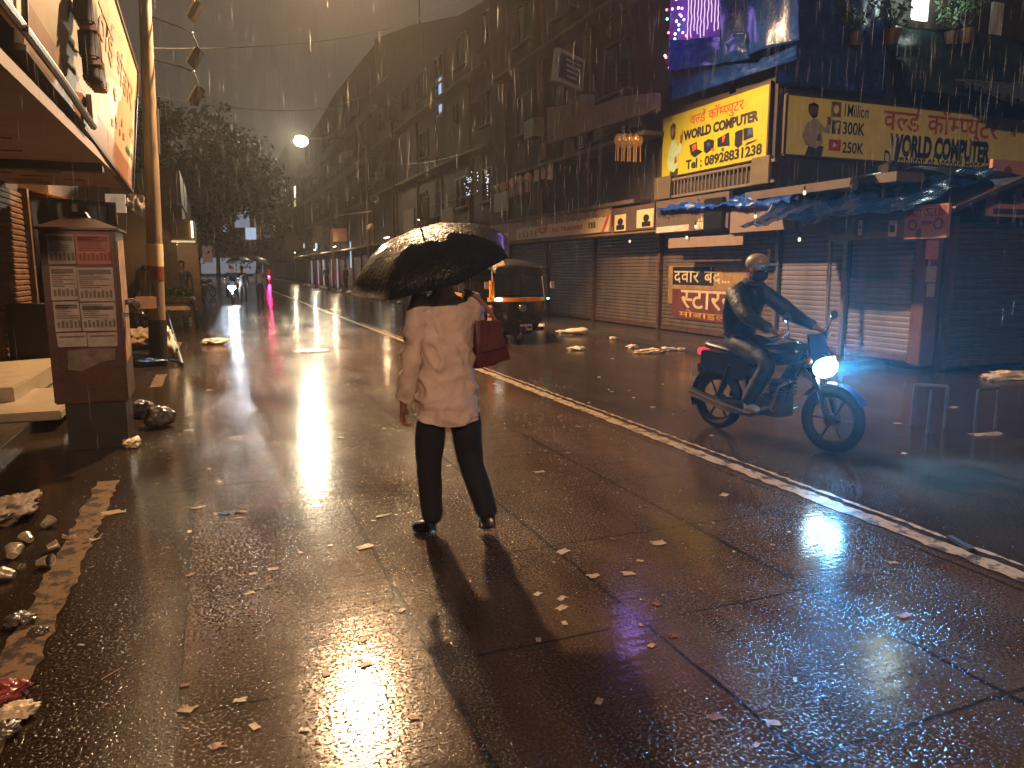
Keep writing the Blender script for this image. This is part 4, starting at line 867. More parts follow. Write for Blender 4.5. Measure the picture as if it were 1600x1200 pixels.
# ================================================================== VEHICLES
def motorcycle(label, loc, rz, head_glow=None, tail_glow=None, group=None, body=None):
    """facing +Y in its own frame, wheelbase 1.25"""
    r = thing('motorcycle', label, 'motorcycle', loc, rz, group); L = dict(local=True)
    body = body or M('dark_blue_tank_paint', '#10161f', .2, coat=.7, var=.15)
    for y in (-.62, .63):
        t = MB().torus((0, y, .295), (1, 0, 0), .25, .046, 30, 10).build('tyre', M_rubber, r, smooth='all', **L)
        mb = MB().torus((0, y, .295), (1, 0, 0), .205, .014, 26, 6); 
        for k in range(6): a = k*math.pi/3; mb.tube([(0, y, .295), (0, y+.2*math.cos(a), .295+.2*math.sin(a))], .011, 6)
        mb.disc((0, y, .295), (1, 0, 0), .05, .11); mb.build('rim', M('dull_rim_steel', '#4a4846', .4, metal=.6), t, **L)
    def fender(y, a0, a1):
        mb = MB(); mb.grid(lambda u, v: (-.055+.11*v, y+.318*math.cos(a0+(a1-a0)*u), .295+.318*math.sin(a0+(a1-a0)*u)+.012*math.sin(v*math.pi)), 12, 4, .006); mb.build('fender', body, r, smooth='all', **L)
    fender(.63, .5, 2.6); fender(-.62, 1.2, 3.5)
    mb = MB()
    for s in (-.055, .055): mb.tube([(s*1.3, .63, .295), (s*1.3, .47, .70), (s*1.3, .40, .88)], [.026, .024, .020], 8)
    mb.build('fork', M_chrome, r, smooth=True, **L)
    mb = MB().tube([(0, .40, .82), (0, .22, .62), (0, .12, .30), (0, -.25, .28), (0, -.30, .62), (0, -.75, .72)], .022, 8); mb.tube([(0, .40, .84), (0, -.05, .72), (0, -.30, .66)], .022, 8)
    for s in (-.08, .08): mb.tube([(s, -.20, .32), (s, -.62, .295)], .02, 6); mb.tube([(s*1.2, -.55, .33), (s*1.2, -.42, .66)], .026, 8)
    mb.build('frame', M_black, r, smooth=True, **L)
    mb = MB().box((0, .0, .34), (.20, .34, .20)).box((0, .10, .50), (.15, .15, .16))
    for k in range(5): mb.box((0, .10, .45+.03*k), (.22, .20, .010))
    mb.disc((.12, -.05, .33), (1, 0, 0), .10, .05); mb.disc((-.12, -.05, .33), (1, 0, 0), .09, .05); mb.build('engine', M('engine_alloy', '#55534f', .4, metal=.6, var=.25), r, bevel=.006, **L)
    mb = MB(); R_ = []
    for y, rx, rz_, z in ((-.16, .06, .05, .80), (-.10, .105, .085, .80), (.05, .135, .11, .81), (.22, .135, .105, .83), (.33, .08, .06, .85)):
        R_.append([V((rx*math.cos(a)*(1.0), y, z+rz_*math.sin(a))) for a in [2*math.pi*k/16 for k in range(16)]])
    mb.rings(R_).build('fuel_tank', body, r, smooth='all', **L)
    mb = MB(); R_ = []
    for y, rx, z in ((-.78, .07, .83), (-.72, .11, .83), (-.45, .13, .80), (-.2, .115, .78), (-.12, .07, .79)):
        R_.append([V((rx*math.cos(a), y, z+.042*math.sin(a))) for a in [2*math.pi*k/14 for k in range(14)]])
    mb.rings(R_).build('seat', M('black_seat_vinyl', '#121110', .4, bump=.2), r, smooth='all', **L)
    mb = MB().prism([(-.10, -.80, .60), (-.10, -.30, .52), (-.10, -.20, .74), (-.10, -.80, .78)], (.20, 0, 0)); mb.build('side_panel', body, r, bevel=.015, **L)
    mb = MB().tube([(-.36, .25, .98), (-.30, .33, 1.0), (-.12, .40, .93), (.12, .40, .93), (.30, .33, 1.0), (.36, .25, .98)], .012, 8); mb.build('handlebar', M_chrome, r, smooth=True, **L)
    for s in (-1, 1):
        MB().tube([(s*.28, .31, 1.0), (s*.37, .23, .98)], .018, 8).build('grip', M_rubber, r, **L)
        m1 = MB().tube([(s*.26, .34, 1.0), (s*.32, .36, 1.14)], .006, 6).build('mirror', M_black, r, **L); MB().ball((s*.34, .36, 1.17), (.06, .014, .042), 14, 8).build('mirror_glass', M_chrome, m1, smooth='all', **L)
        MB().ball((s*.17, .48, .80), (.03, .035, .03), 10, 6).build('indicator', M('amber_lens', '#b0561a', .2), r, smooth='all', **L)
    mb = MB().ball((0, .47, .745), (.17, .11, .115), 20, 10); mb.prism([(-.15, .47, .80), (.15, .47, .80), (.10, .40, 1.02), (-.10, .40, 1.02)], (0, .02, 0))
    h = mb.build('headlight', body, r, smooth=True, **L); MB().ball((0, .525, .74), (.155, .075, .092), 20, 10).build('lens', head_glow or M('headlight_glass', '#9a9a98', .08, metal=.6), h, **L)
    mb = MB().tube([(.14, .12, .34), (.17, -.1, .24), (.18, -.35, .27), (.19, -.80, .36)], [.022, .028, .045, .048], 12); mb.build('exhaust', M_chrome, r, smooth=True, **L)
    MB().box((0, -.83, .76), (.17, .05, .07)).build('tail_light', tail_glow or M('red_lens', '#7a1414', .2), r, bevel=.012, **L)
    pl = MB().box((0, -.90, .56), (.20, .012, .13)).build('number_plate', M_white, r, bevel=.004, **L)
    mb = MB()
    for s in (-1, 1): mb.tube([(s*.07, .30, .62), (s*.26, .26, .55), (s*.28, .20, .35), (s*.08, .12, .28)], .013, 8)
    mb.build('leg_guard', M_chrome, r, smooth=True, **L)
    MB().tube([(-.24, -.05, .30), (.24, -.05, .30)], .014, 8).build('footrest', M_rubber, r, **L)
    return r
B0 = V((4.62, 5.98, 0)); B1 = V((4.88, 4.74, 0)); bd = (B1-B0).normalized(); BANG = math.atan2(-bd.x, bd.y); BC = B0+bd*.62
HEADL = glow('blue_white_headlight', (.55, .85, 1), 60)
bike = motorcycle('dark motorcycle ridden towards the camera with a glaring blue-white headlight', BC, BANG, HEADL, glow('tail_lamp_red', (1, .05, .08), 1.5))
RID = dict(pelvis=(0, -.42, .94), chest=(0, -.35, 1.26), neck=(0, -.29, 1.45), head=(0, -.23, 1.575), Lsh=(-.20, -.32, 1.38), Rsh=(.20, -.32, 1.38), Lel=(-.33, -.08, 1.16), Rel=(.33, -.08, 1.16), Lwr=(-.31, .24, 1.035), Rwr=(.31, .24, 1.035), Lhip=(-.10, -.40, .90), Rhip=(.10, -.40, .90), Lkn=(-.21, .12, .74), Rkn=(.21, .12, .74), Lan=(-.22, -.10, .37), Ran=(.22, -.10, .37), Lto=(-.23, .05, .32), Rto=(.23, .05, .32))
rider = person('rider in a dark wet raincoat and pale brown cap on the bright-headlamp motorcycle', BC, BANG, RID, M('dark_raincoat', '#12161d', .55, var=.3, bump=.8, bs=14, bdist=.03), M('dark_rain_trousers', '#101318', .65, var=.3, bump=.6, bs=14, bdist=.03), M('pale_sandal', '#8f959a', .5), 1.3, face=True, hand_dirs={'L': V((-.1, 1, -.25)), 'R': V((.1, 1, -.25))}, bulk=1.32)
h = V(RID['head']); mb = MB(); mb.ball(h+V((0, -.005, .06)), (.100, .112, .088), 20, 10); mb.prism([h+V((-.085, .07, .045)), h+V((.085, .07, .045)), h+V((.06, .185, .035)), h+V((-.06, .185, .035))], (0, 0, .014))
mb.build('cap', M('wet_tan_cap', '#8d7d6a', .4, var=.15), rider, local=True, smooth=True)
MB().ball(h+V((0, .026, -.055)), (.080, .078, .062), 16, 10).build('face_cloth', M_blk, rider, local=True, smooth='all')
MB().torus(h+V((0, -.035, -.13)), (0, .3, 1), .075, .036, 20, 8).build('scarf', M_blk, rider, local=True, smooth='all')
fw = bd; hl = BC+bd*.50+V((0, 0, .74))
lamp('motorcycle_headlight', hl+bd*.14, 700, (.18, .50, 1.0), .09, 'SPOT', hl+bd*3+V((.3, 0, -.75)), 105, .6)
lamp('motorcycle_side_glare', hl+bd*.20+V((0, 0, .03)), 60, (.14, .48, 1.0), .07)
lamp('motorcycle_glare', hl+bd*.20+V((0, 0, .02)), 3000, (.10, .44, 1.0), .09, 'SPOT', hl+V((math.cos(math.radians(236)), math.sin(math.radians(236)), .30))*4, 68, .6)
# far scooter with glaring lamp, and the red-tail one
fs = motorcycle('distant motorcycle with a glaring white headlight near the umbrella pedestrians', (.72, 36.5, 0), math.radians(176), glow('cold_white_headlight', (.75, .88, 1), 260))
lamp('distant_headlight', (.75, 35.8, .84), 110, (.7, .85, 1), .1)
person('rider hunched on the distant white-headlight motorcycle', (.72, 36.5, 0), math.radians(176), RID, M_blk, M_trou, M_shoe, 1.2, detail=1)
ft = motorcycle('distant motorcycle riding away with a red tail light', (5.35, 84, 0), 0, None, glow('bright_tail_red', (1, .02, .12), 260))
person('rider on the distant motorcycle with a red tail light', (5.35, 84, 0), 0, RID, M('maroon_cloth', '#4a1820', .7), M_trou, M_shoe, 1.2, detail=1)
lamp('tail_glow', (5.35, 82.9, .76), 190, (1, .02, .15), .1)
pk = G(303, 488); motorcycle('parked dark motorcycle by the vegetable cart on the left', pk+V((-.1, 1.0, 0)), math.radians(160))
for k, (px, py, lab) in enumerate(((322, 470, 'parked motorcycle behind the one near the vegetable cart'), (330, 464, 'farthest parked motorcycle on the left kerb'))): motorcycle(lab, G(px, py)+V((-.3, 0, 0)), math.radians(200+20*k), group='motorcycles parked along the left kerb')
# auto rickshaw, front towards us
def rickshaw(label, loc, rz):
    r = thing('auto_rickshaw', label, 'auto rickshaw', loc, rz); L = dict(local=True)
    yel = M('rickshaw_yellow', '#e08a12', .25, coat=.4, var=.1); blk = M('rickshaw_black', '#100f0e', .2, coat=.5, var=.2, vs=6); hood = M('black_hood_canvas', '#171514', .5, var=.3, bump=.3)
    # own frame: front faces -Y, origin under the front wheel line centre; half width .64
    mb = MB(); rings_ = []
    for z, w, y in ((.20, .30, .02), (.30, .46, -.02), (.48, .56, -.06), (.70, .60, -.07), (.90, .62, -.05)):
        rings_.append([V((w*x, y+.20*abs(x)**2.4, z)) for x in [-1+2*k/16 for k in range(17)]]+[V((w*x, .34, z)) for x in (1, .4, -.4, -1)])
    mb.rings(rings_); mb.build('front_cowl', blk, r, smooth=True, **L)
    mb = MB(); mb.rings([[V((.635*x, -.075+.20*abs(x)**2.4, z)) for x in [-1+2*k/16 for k in range(17)]]+[V((.635*x, .30, z)) for x in (1, .4, -.4, -1)] for z in (.902, .985)]); mb.build('yellow_band', yel, r, smooth=True, **L)
    # windscreen frame and glass
    def bar(a, b, w=.03): return MB().tube([a, b], w, 8)
    mb = MB()
    for s in (-1, 1): mb.tube([(s*.60, .10, .98), (s*.57, .20, 1.62)], .032, 8)
    mb.tube([(-.57, .20, 1.62), (.57, .20, 1.62)], .025, 8); mb.tube([(-.60, .10, 1.0), (.60, .10, 1.0)], .02, 8); mb.build('windscreen_frame', blk, r, smooth=True, **L)
    MB().prism([(-.57, .115, 1.02), (.57, .115, 1.02), (.545, .20, 1.60), (-.545, .20, 1.60)], (0, .008, 0)).build('windscreen', M('windscreen_glass', '#20242a', .06, alpha=.45, var=.05, spec=.7), r, **L)
    MB().tube([(.10, .095, 1.03), (.30, .14, 1.35)], .008, 6).build('wiper', M_black, r, **L)
    for s in (-1, 1):
        MB().box((s*.615, .11, 1.16), (.08, .12, .36)).build('yellow_post', yel, r, bevel=.012, **L) if s < 0 else None
        m1 = MB().tube([(s*.62, .10, 1.22), (s*.74, .04, 1.26)], .008, 6).build('mirror', M_black, r, **L); MB().box((s*.76, .03, 1.24), (.10, .03, .15)).build('mirror_face', M_white, m1, bevel=.01, **L)
    # hood
    mb = MB(); rr = []
    for y, z, w in ((.06, 1.64, .56), (.14, 1.72, .60), (.7, 1.79, .64), (1.5, 1.80, .65), (2.2, 1.75, .63), (2.5, 1.60, .60)):
        rr.append([V((w*math.cos(a), y, z-.16+.16*math.sin(a)**.8)) for a in [math.pi*k/12 for k in range(13)]]+[V((-w*.96, y, z-.19)), V((w*.96, y, z-.19))])
    mb.rings(rr); mb.build('hood', hood, r, smooth=True, **L)
    MB().tube([(-.56, .05, 1.63), (0, .04, 1.66), (.56, .05, 1.63)], .014, 8).build('hood_trim', M_chrome, r, **L)
    # body sides and rear
    for s in (-1, 1):
        MB().prism([(s*.66, 1.25, .34), (s*.66, 2.55, .34), (s*.66, 2.55, 1.0), (s*.66, 1.35, .92)], (-s*.05, 0, 0)).build('side_panel', blk, r, bevel=.012, **L)
        MB().prism([(s*.665, 1.28, .92), (s*.665, 2.57, 1.0), (s*.665, 2.57, 1.07), (s*.665, 1.30, .99)], (-s*.04, 0, 0)).build('side_stripe', yel, r, **L)
        MB().tube([(s*.63, 1.3, .9), (s*.63, 1.28, 1.62)], .022, 8).build('hood_post', blk, r, **L)
    mb = MB()
    for k in range(5): mb.box((-.632, .16+.0*k, .46+.085*k), (.03, .22, .05))
    mb.build('side_sticker', M('red_white_sticker', '#b5635a', .4, var=.5, vs=30), r, **L)
    MB().prism([(-.64, 2.5, .34), (.64, 2.5, .34), (.60, 2.55, 1.62), (-.60, 2.55, 1.62)], (0, .04, 0)).build('rear_panel', hood, r, **L)
    MB().box((0, 1.3, .30), (1.24, 2.3, .08)).build('floor_pan', M_black, r, bevel=.01, **L)
    s_ = MB().box((0, 1.95, .62), (1.12, .5, .16)).box((0, 2.22, .95), (1.12, .14, .6)).build('seat', M('rickshaw_seat_vinyl', '#2b2a33', .4), r, bevel=.03, **L); MB().box((0, .95, .60), (.6, .36, .14)).build('driver_seat', M('rickshaw_seat_vinyl', ''), r, bevel=.03, **L)
    MB().tube([(-.28, .45, .99), (0, .40, 1.02), (.28, .45, .99)], .014, 8).build('handlebar', M_black, r, **L)
    for x, y in ((0, .10), (-.56, 2.05), (.56, 2.05)):
        t = MB().torus((x, y, .20), (1, 0, 0), .155, .050, 26, 8).build('wheel', M_rubber, r, smooth='all', **L); MB().disc((x, y, .20), (1, 0, 0), .115, .05).build('rim', M_steel, t, **L)
    mb = MB(); mb.grid(lambda u, v: (-.085+.17*v, .10-.245*math.cos(.3+2.0*u), .20+.245*math.sin(.3+2.0*u)), 10, 4, .008); mb.build('mudguard', blk, r, smooth='all', **L)
    h1 = MB().ball((0, -.06, .76), (.095, .06, .095), 16, 8).build('headlight', blk, r, smooth=True, **L); MB().disc((0, -.115, .76), (0, 1, 0), .078, .02, 20).build('lens', M('headlight_glass', '#9a9a98'), h1, **L)
    MB().ball((-.52, -.03, .955), (.095, .05, .035), 12, 8).build('band_spot', glow('rickshaw_band_spot', (1, .9, .75), 9), r, smooth='all', **L)  # small glowing ball at the left end of the yellow band
    MB().box((.67, .05, .955), (.055, .04, .035)).build('green_lamp', glow('rickshaw_green_lamp', (.2, 1, .75), 5), r, bevel=.006, **L)
    MB().box((.10, -.055, .36), (.28, .012, .13)).build('number_plate', M_white, r, bevel=.004, **L)
    mb = MB(); 
    for k in range(2): mb.box((.03+.14*k, -.063, .36), (.10, .006, .05))
    mb.build('plate_print', M_blkp, r, **L)
    MB().prism([(-.62, -.03, 1.60), (-.36, -.05, 1.64), (-.40, -.02, 1.76), (-.58, -.0, 1.72)], (0, .10, 0)).build('cloth_bundle', M('pale_cloth_bundle', '#b8a592', .7, bump=.5), r, bevel=.02, **L)
    return r
rickshaw('black and yellow auto rickshaw facing the camera, parked before the tan shutters', (5.93, 14.35, 0), math.radians(3))
# ================================================================== LEFT SIDE, near building
lb = thing('left_shop_building', 'near left building with closed rusty shutter and boarded soffit over the pavement', 'building', (-2.85, 0, 0))
MB().box((-5.85, 4.0, 3.9), (6.0, 20.4, 7.8)).build('wall', M_wall2, lb)
MB().box((-2.25, 7.6, 5.6), (1.2, 11.0, 4.3)).build('upper_overhang', M_dark, lb)
for a, b in ((12.0, 14.15), (8.6, 11.8), (5.2, 8.4)): shutter(lb, -2.82, a, b, .12, 2.78, M_rust, slat=.085, normal=1)
for y in (14.2, 11.9, 8.5): MB().box((-2.78, y, 1.45), (.12, .12, 2.8)).build('shutter_post', M_rust, lb)
sf = MB().box((-2.0, 9.0, 2.90), (1.66, 8.9, .10)).build('soffit', M('pale_soffit_board', '#94796c', .6, var=.18, vs=2.5), lb)
mb = MB(); rnd = random.Random(8)
for k in range(26):
    y = 6.0+k*.28+rnd.uniform(-.05, .05); x = -2.6+rnd.random()*.9; w = .22+rnd.random()*.3; mb.box((x, y, 2.846), (w, .022, .012))
mb.build('soffit_gap', M_dark, sf)
MB().box((-1.9, 10.55, 2.80), (1.4, .16, .10)).build('soffit_beam', M_dark, lb)
# counter / steps in front of the shutter
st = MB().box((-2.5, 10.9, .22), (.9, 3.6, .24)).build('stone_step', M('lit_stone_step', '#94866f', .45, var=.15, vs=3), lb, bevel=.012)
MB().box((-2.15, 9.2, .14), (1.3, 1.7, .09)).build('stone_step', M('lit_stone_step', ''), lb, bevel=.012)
# big cream signboard (leans out over the street)
def quad_sign(name, label, bl, br, tr, tl, mat, th=.06):
    bl, br, tr, tl = map(V, (bl, br, tr, tl)); S = Face(bl, br-bl, tl-bl, (br-bl).length, (tl-bl).length); n = (br-bl).cross(tl-bl).normalized(); S.n = n
    r = thing(name, label, 'sign', bl); MB().prism([bl, br, tr, tl], -n*th).build('panel', mat, r)
    def p(a, b, d=0): return (bl*(1-a)*(1-b)+br*a*(1-b)+tr*a*b+tl*(1-a)*b)+n*d
    S.p = p; return r, S
M_bill = M('cream_billboard', '#9c9074', .5, var=.12, vs=2.5)
r1, Q1 = quad_sign('billboard', 'large cream billboard with faded red writing leaning over the left pavement', (-1.20, 6.6, 3.2), (-1.13, 13.25, 2.80), (-.93, 13.25, 4.58), (-.98, 6.6, 5.3), M_bill)
m = MB(); Q1.rect(m, .0, .0, 1, .16, .004); m.build('orange_strip', M('orange_sign_strip', '#80583f', .5, var=.12), r1)
m = MB()
for a0, b0, a1, b1_ in ((-.0, -.02, 1.01, .0), (0, 1, 1.01, 1.02), (1.0, 0, 1.012, 1)): m.prism([Q1.p(a0, b0, .02), Q1.p(a1, b0, .02), Q1.p(a1, b1_, .02), Q1.p(a0, b1_, .02)], (-.1, 0, 0))
m.build('frame', M_wood, r1)
Q1.write(deva(['म', 'ि', 'ठ', 'ा', 'ई', ' ', 'भ', 'ं', 'ड', 'ा', 'र']), .30, .56, .93, .84, M('faded_red_letters', '#876a4c', .55, var=.2), r1, .006)
m = MB(); rnd = random.Random(2)
for k in range(16): 
    a = .5+.46*rnd.random(); b = .20+.25*rnd.random(); Q1.rect(m, a, b, a+.012+.02*rnd.random(), b+.05, .006)
m.build('small_print', M('faded_red_letters', ''), r1)
m = MB(); Q1.rect(m, .86, .23, .93, .27, .007); Q1.rect(m, .95, .24, .985, .28, .007); m.build('small_print', M('green_print', '#38543e', .5), r1)
# nearer tilted panels, brackets and lamp housings under the overhang
def zX(x, y, X): return PX(x, y, X)
r2, Q2 = quad_sign('tilted_signboard', 'ochre signboard edge nearer than the cream billboard at top left', zX(82, 48, -1.15), zX(134, 132, -1.15), zX(120, -60, -1.15), zX(78, -90, -1.15), M('ochre_signboard', '#c2a268', .5, var=.25, vs=2))
r3, Q3 = quad_sign('tilted_signboard', 'pale cream signboard cut by the top left corner', zX(-60, -75, -1.12), zX(34, 44, -1.12), zX(36, -90, -1.12), zX(-50, -190, -1.12), M('cream_signboard', '#cbb083', .5, var=.2, vs=3))
tag(MB().tube([zX(-40, -55, -1.1), zX(40, 48, -1.1), zX(92, 118, -1.1), zX(146, 198, -1.1)], .035, 8).build('sign_rail', M_steel, None, smooth=True), 'wet metal rail running along the bottom of the top left signboards', 'rail')
tag(MB().tube([zX(40, 52, -1.08), zX(37, -40, -1.08)], .022, 10).build('sign_strut', M_steel, None, smooth=True), 'grey steel strut rising from the signboard rail at top left', 'strut')
for k, (x, y, lab) in enumerate(((141, 74, 'upper dark lamp housing on the cream billboard'), (147, 112, 'middle dark lamp housing on the cream billboard'), (134, 20, 'highest lamp housing at the top of the cream billboard'))):
    q = zX(x, y, -.98); r = thing('lamp_housing', lab, 'lamp', q)
    MB().box(q, (.16, .34, .26)).build('case', M_black, r, bevel=.02)
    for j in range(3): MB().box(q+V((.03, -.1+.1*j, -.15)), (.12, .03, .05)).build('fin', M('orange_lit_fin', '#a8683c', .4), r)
    MB().tube([q+V((0, .1, .1)), q+V((-.12, .25, .0))], .02, 6).build('bracket', M_rust, r)
tag(MB().box(zX(143, 172, -1.1), (.05, .28, .26)).build('cream_tile', M_bill, None), 'small cream board tucked under the billboard lamp housings', 'board')
# red kiosk with pasted notices
KX0, KX1, KY0, KY1 = -1.345, -.775, 7.25, 7.85
M_kred = M('dark_red_kiosk_paint', '#45201a', .4, var=.35, vs=5, bump=.2, bs=30)
kk = thing('kiosk', 'tall dark red cabinet covered with pasted notices and a pyramid top', 'kiosk', ((KX0+KX1)/2, (KY0+KY1)/2, 0))
MB().box(((KX0+KX1)/2, (KY0+KY1)/2, 1.17), (KX1-KX0, KY1-KY0, 1.50)).build('cabinet', M_kred, kk, bevel=.012)
MB().box(((KX0+KX1)/2+.02, (KY0+KY1)/2, .21), (KX1-KX0-.10, KY1-KY0-.06, .42)).build('plinth', M('black_plinth', '#17100d', .5, var=.3), kk, bevel=.01)
mb = MB(); c = V(((KX0+KX1)/2-.02, (KY0+KY1)/2, 2.06)); b = [V((KX0-.03, KY0-.03, 1.925)), V((KX1+.03, KY0-.03, 1.925)), V((KX1+.03, KY1+.03, 1.925)), V((KX0-.03, KY1+.03, 1.925))]
mb.rings([[p+V((0, 0, -.02)) for p in b], b, [c+(p-c)*.25+V((0, 0, .0)) for p in b], [c+(p-c)*.18+V((0, 0, .035)) for p in b]]); mb.build('roof', M_kred, kk)
KF = faceY(KY0, KX0, KX1, .42, 1.92); KS = Face((KX1, KY0, .42), (0, 1, 0), (0, 0, 1), KY1-KY0, 1.5)
M_pap = M('grey_newsprint', '#a3968a', .6, var=.22, vs=9); M_ink = M('newsprint_ink', '#665b52', .6, var=.3, vs=30); M_pink = M('pink_newsprint', '#a0645a', .6, var=.25, vs=9)
rnd = random.Random(12)
for i, (a0, b0, a1, b1_, mt, lab) in enumerate(((.10, .80, .47, .975, M_pap, 0), (.47, .80, .93, .975, M_pink, 0), (.10, .60, .45, .795, M_pap, 0), (.45, .59, .94, .79, M_pap, 0), (.11, .42, .46, .595, M_pap, 0), (.46, .42, .94, .585, M_pap, 0), (.12, .33, .52, .415, M_pap, 0), (.52, .33, .93, .415, M_pap, 0))):
    m = MB(); KF.poly(m, [(a0+jit(.008), b0+jit(.004)), (a1-.012+jit(.008), b0+jit(.004)), (a1-.012+jit(.008), b1_-.006+jit(.004)), (a0+jit(.008), b1_-.006+jit(.004))], .006+.0006*i); pn = m.build('pasted_notice', mt, kk)
    m = MB(); n = 5
    if b1_-b0 > .1:
        KF.rect(m, a0+.02, b1_-.045, a1-.04, b1_-.022, .0125)
        for k in range(7): KF.rect(m, a0+.03, b0+.075+.012*k, a0+.03+(a1-a0)*(.35+.5*rnd.random()), b0+.080+.012*k, .0125)
        for k in range(int((a1-a0)/.055)): KF.rect(m, a0+.03+k*.055, b0+.02, a0+.065+k*.055, b0+.055+.008*(k % 2), .0125)
    else: KF.rect(m, a0+.03, b1_-.03, a1-.04, b1_-.02, .0125)
    m.build('print', M_ink if mt is M_pap else M('red_newsprint_ink', '#7c3a30', .6), pn)
m = MB(); KF.poly(m, [(.22, .20), (.40, .19), (.70, .24), (.86, .25), (.88, .315), (.55, .32), (.24, .31)], .006); m.build('torn_notice', M('torn_paper', '#6d5d50', .6, var=.4, vs=14), kk)
m = MB()
for k in range(4): KF.rect(m, .27+.04*k, .21, .29+.04*k, .25+.01*(k % 2), .009)
m.build('print', M_ink, kk)
m = MB(); KS.poly(m, [(.08, .52), (.85, .50), (.88, .95), (.10, .93)], .005); KS.poly(m, [(.10, .22), (.8, .25), (.85, .48), (.12, .49)], .005); m.build('pasted_notice', M('peeling_poster', '#a5805e', .6, var=.5, vs=9), kk)
MB().tube([V((KX1+.0, KY0+.3, 1.28)), V((KX1+.07, KY0+.3, 1.29)), V((KX1+.10, KY0+.32, 1.25))], .028, 10).build('hasp', M_steel, kk, smooth=True)
tag(MB().box((KX1+.17, KY0+.36, 1.27), (.17, .04, .11)).build('box_flap', M('pale_cardboard', '#b98c68', .6), None, bevel=.005), 'pale cardboard flap sticking out from the side of the red kiosk', 'cardboard')
# ================================================================== poles, lamps, cables
M_pole = M('streaked_concrete_pole', '#7b6a55', .5, var=.3, vs=4, stretch=(3, 3, .5), bump=.2, bs=30)
PB = V((-.95, 13.48, 0)); PT = V((PY(236, 0, 13.48).x-.01, 13.48, 8.0))
up = thing('utility_pole', 'tall pale utility pole with painted bands on the left kerb', 'pole', PB)
pl_ = lambda z: PB.lerp(PT, z/8.0)
MB().tube([PB, pl_(2.4), pl_(8.0)], [.135, .118, .07], 16).build('shaft', M_pole, up, smooth=True)
MB().tube([pl_(1.62), pl_(1.98)], .130, 16).build('cream_band', M_cream, up, smooth=True); MB().tube([pl_(1.40), pl_(1.62)], .1305, 16).build('red_band', M('dull_red_band', '#6b2f22', .5), up, smooth=True)
MB().tube([pl_(0), pl_(.75)], .142, 16).build('tar_base', M_dark, up, smooth=True)
MB().tube([pl_(7.9), V((.2, 13.7, 8.25)), NEAR_LAMP+V((-.35, 0, .12))], [.05, .045, .038], 10).build('lamp_arm', M_steel, up, smooth=True)
MB().box(pl_(1.25)+V((-.14, -.10, 0)), (.17, .03, .62)).build('plate', M('brown_plate', '#6b5748', .5), up)
MB().tube([pl_(3.4)+V((.12, 0, 0)), pl_(4.1)+V((.12, 0, 0))], .018, 8).build('conduit', M_steel, up)
def street_light(label, q, power_mat, R=(.26, .12, .07)):
    r = thing('street_light', label, 'street light', q)
    MB().box(q+V((0, 0, .06)), (.75, .30, .12)).build('housing', M('lamp_housing_grey', '#6e6e6c', .4, metal=.4), r, bevel=.03)
    MB().ball(q+V((.05, 0, -.02)), R, 18, 8).build('lens', power_mat, r, smooth='all'); return r
street_light('street light on the long arm above the road, out over the lane', NEAR_LAMP, glow('near_lamp_glass', (1, .78, .5), 40))
street_light('street light behind the viewer on the left', BACK_LAMP, glow('near_lamp_glass', (1, .78, .5), 40))
fl_ = street_light('dazzling street light far down the road on the right', FAR_LAMP, glow('far_lamp_glass', (1, .88, .62), 90), (.40, .30, .30))
fp = thing('lamp_post', 'dark post with long arm carrying the dazzling far street light', 'pole', (8.9, 46, 0))
MB().tube([(8.9, 46, .1), (8.9, 46, 9.1)], [.12, .07], 10).build('shaft', M_rust, fp, smooth=True); MB().tube([(8.9, 46, 9.0), (7, 45.5, 9.2), FAR_LAMP+V((.3, 0, .12))], .045, 8).build('lamp_arm', M_rust, fp, smooth=True)
for k, (px, py, Y, h, lab) in enumerate(((530, 445, 60, 7.5, 'thin leaning post before the far right shops'), (578, 455, 38, 9.5, 'dark service pole on the right pavement behind the umbrella'))):
    q = G(px, py); q = V((8.7, Y, .1)); r = thing('service_pole', lab, 'pole', q); MB().tube([q, q+V((.12 if k == 0 else -.05, 0, h))], [.09, .06], 8).build('shaft', M_rust, r, smooth=True); MB().tube([q+V((-.7, 0, h*.93)), q+V((.6, 0, h*.93))], .035, 6).build('cross_arm', M_rust, r)
# festival floodlights hung on arms off the pole
for k, (x, y, sy, lab) in enumerate(((306, 90, 92, 'middle hanging festival light left of the tree'), (308, 150, 97, 'lowest hanging festival light above the tree'), (306, 18, 30, 'highest hanging festival light at the top edge'))):
    z0 = PY(240, (24, 92, -10)[k], 13.48).z; e = PY((300, 302, 298)[k], (52, 112, -12)[k], 13.48); q = PY(x, y, 13.48); r = thing('hanging_floodlight', lab, 'light fixture', q)
    MB().tube([pl_(z0), e.lerp(pl_(z0), .3)+V((0, 0, .02)), e, e+V((.05, 0, -.12)), q+V((.06, 0, .10))], .014, 6).build('arm', M_black, r)
    R3 = Matrix.Rotation(.5, 3, 'Y') @ Matrix.Rotation(-.5, 3, 'Z')
    MB().box(q, (.10, .14, .30), mat=R3).build('case', M_black, r, bevel=.012); MB().box(q+R3@V((-.056, -.02, 0)), (.012, .12, .26), mat=R3).build('glass', M('floodlight_glass', '#c9b48a', .3), r)
    MB().ball(e, .03, 8, 6).build('joint', M_chrome, r, smooth=True)
def cable(label, a, b, sag, r=.008, group='overhead cables'):
    a, b = V(a), V(b); pts = [a.lerp(b, t/24)+V((0, 0, -sag*4*(t/24)*(1-t/24))) for t in range(25)]
    return tag(MB().tube(pts, r, 5, cap=True).build('overhead_cable', M_black, None), label, 'cable', group)
cable('cable rising from the pole across the sky to the upper right', pl_(5.0), (9.7, 30, 12.2), .5)
cable('thin cable below the upper one crossing the grey sky', pl_(4.3), (10.3, 46, 13), .9)
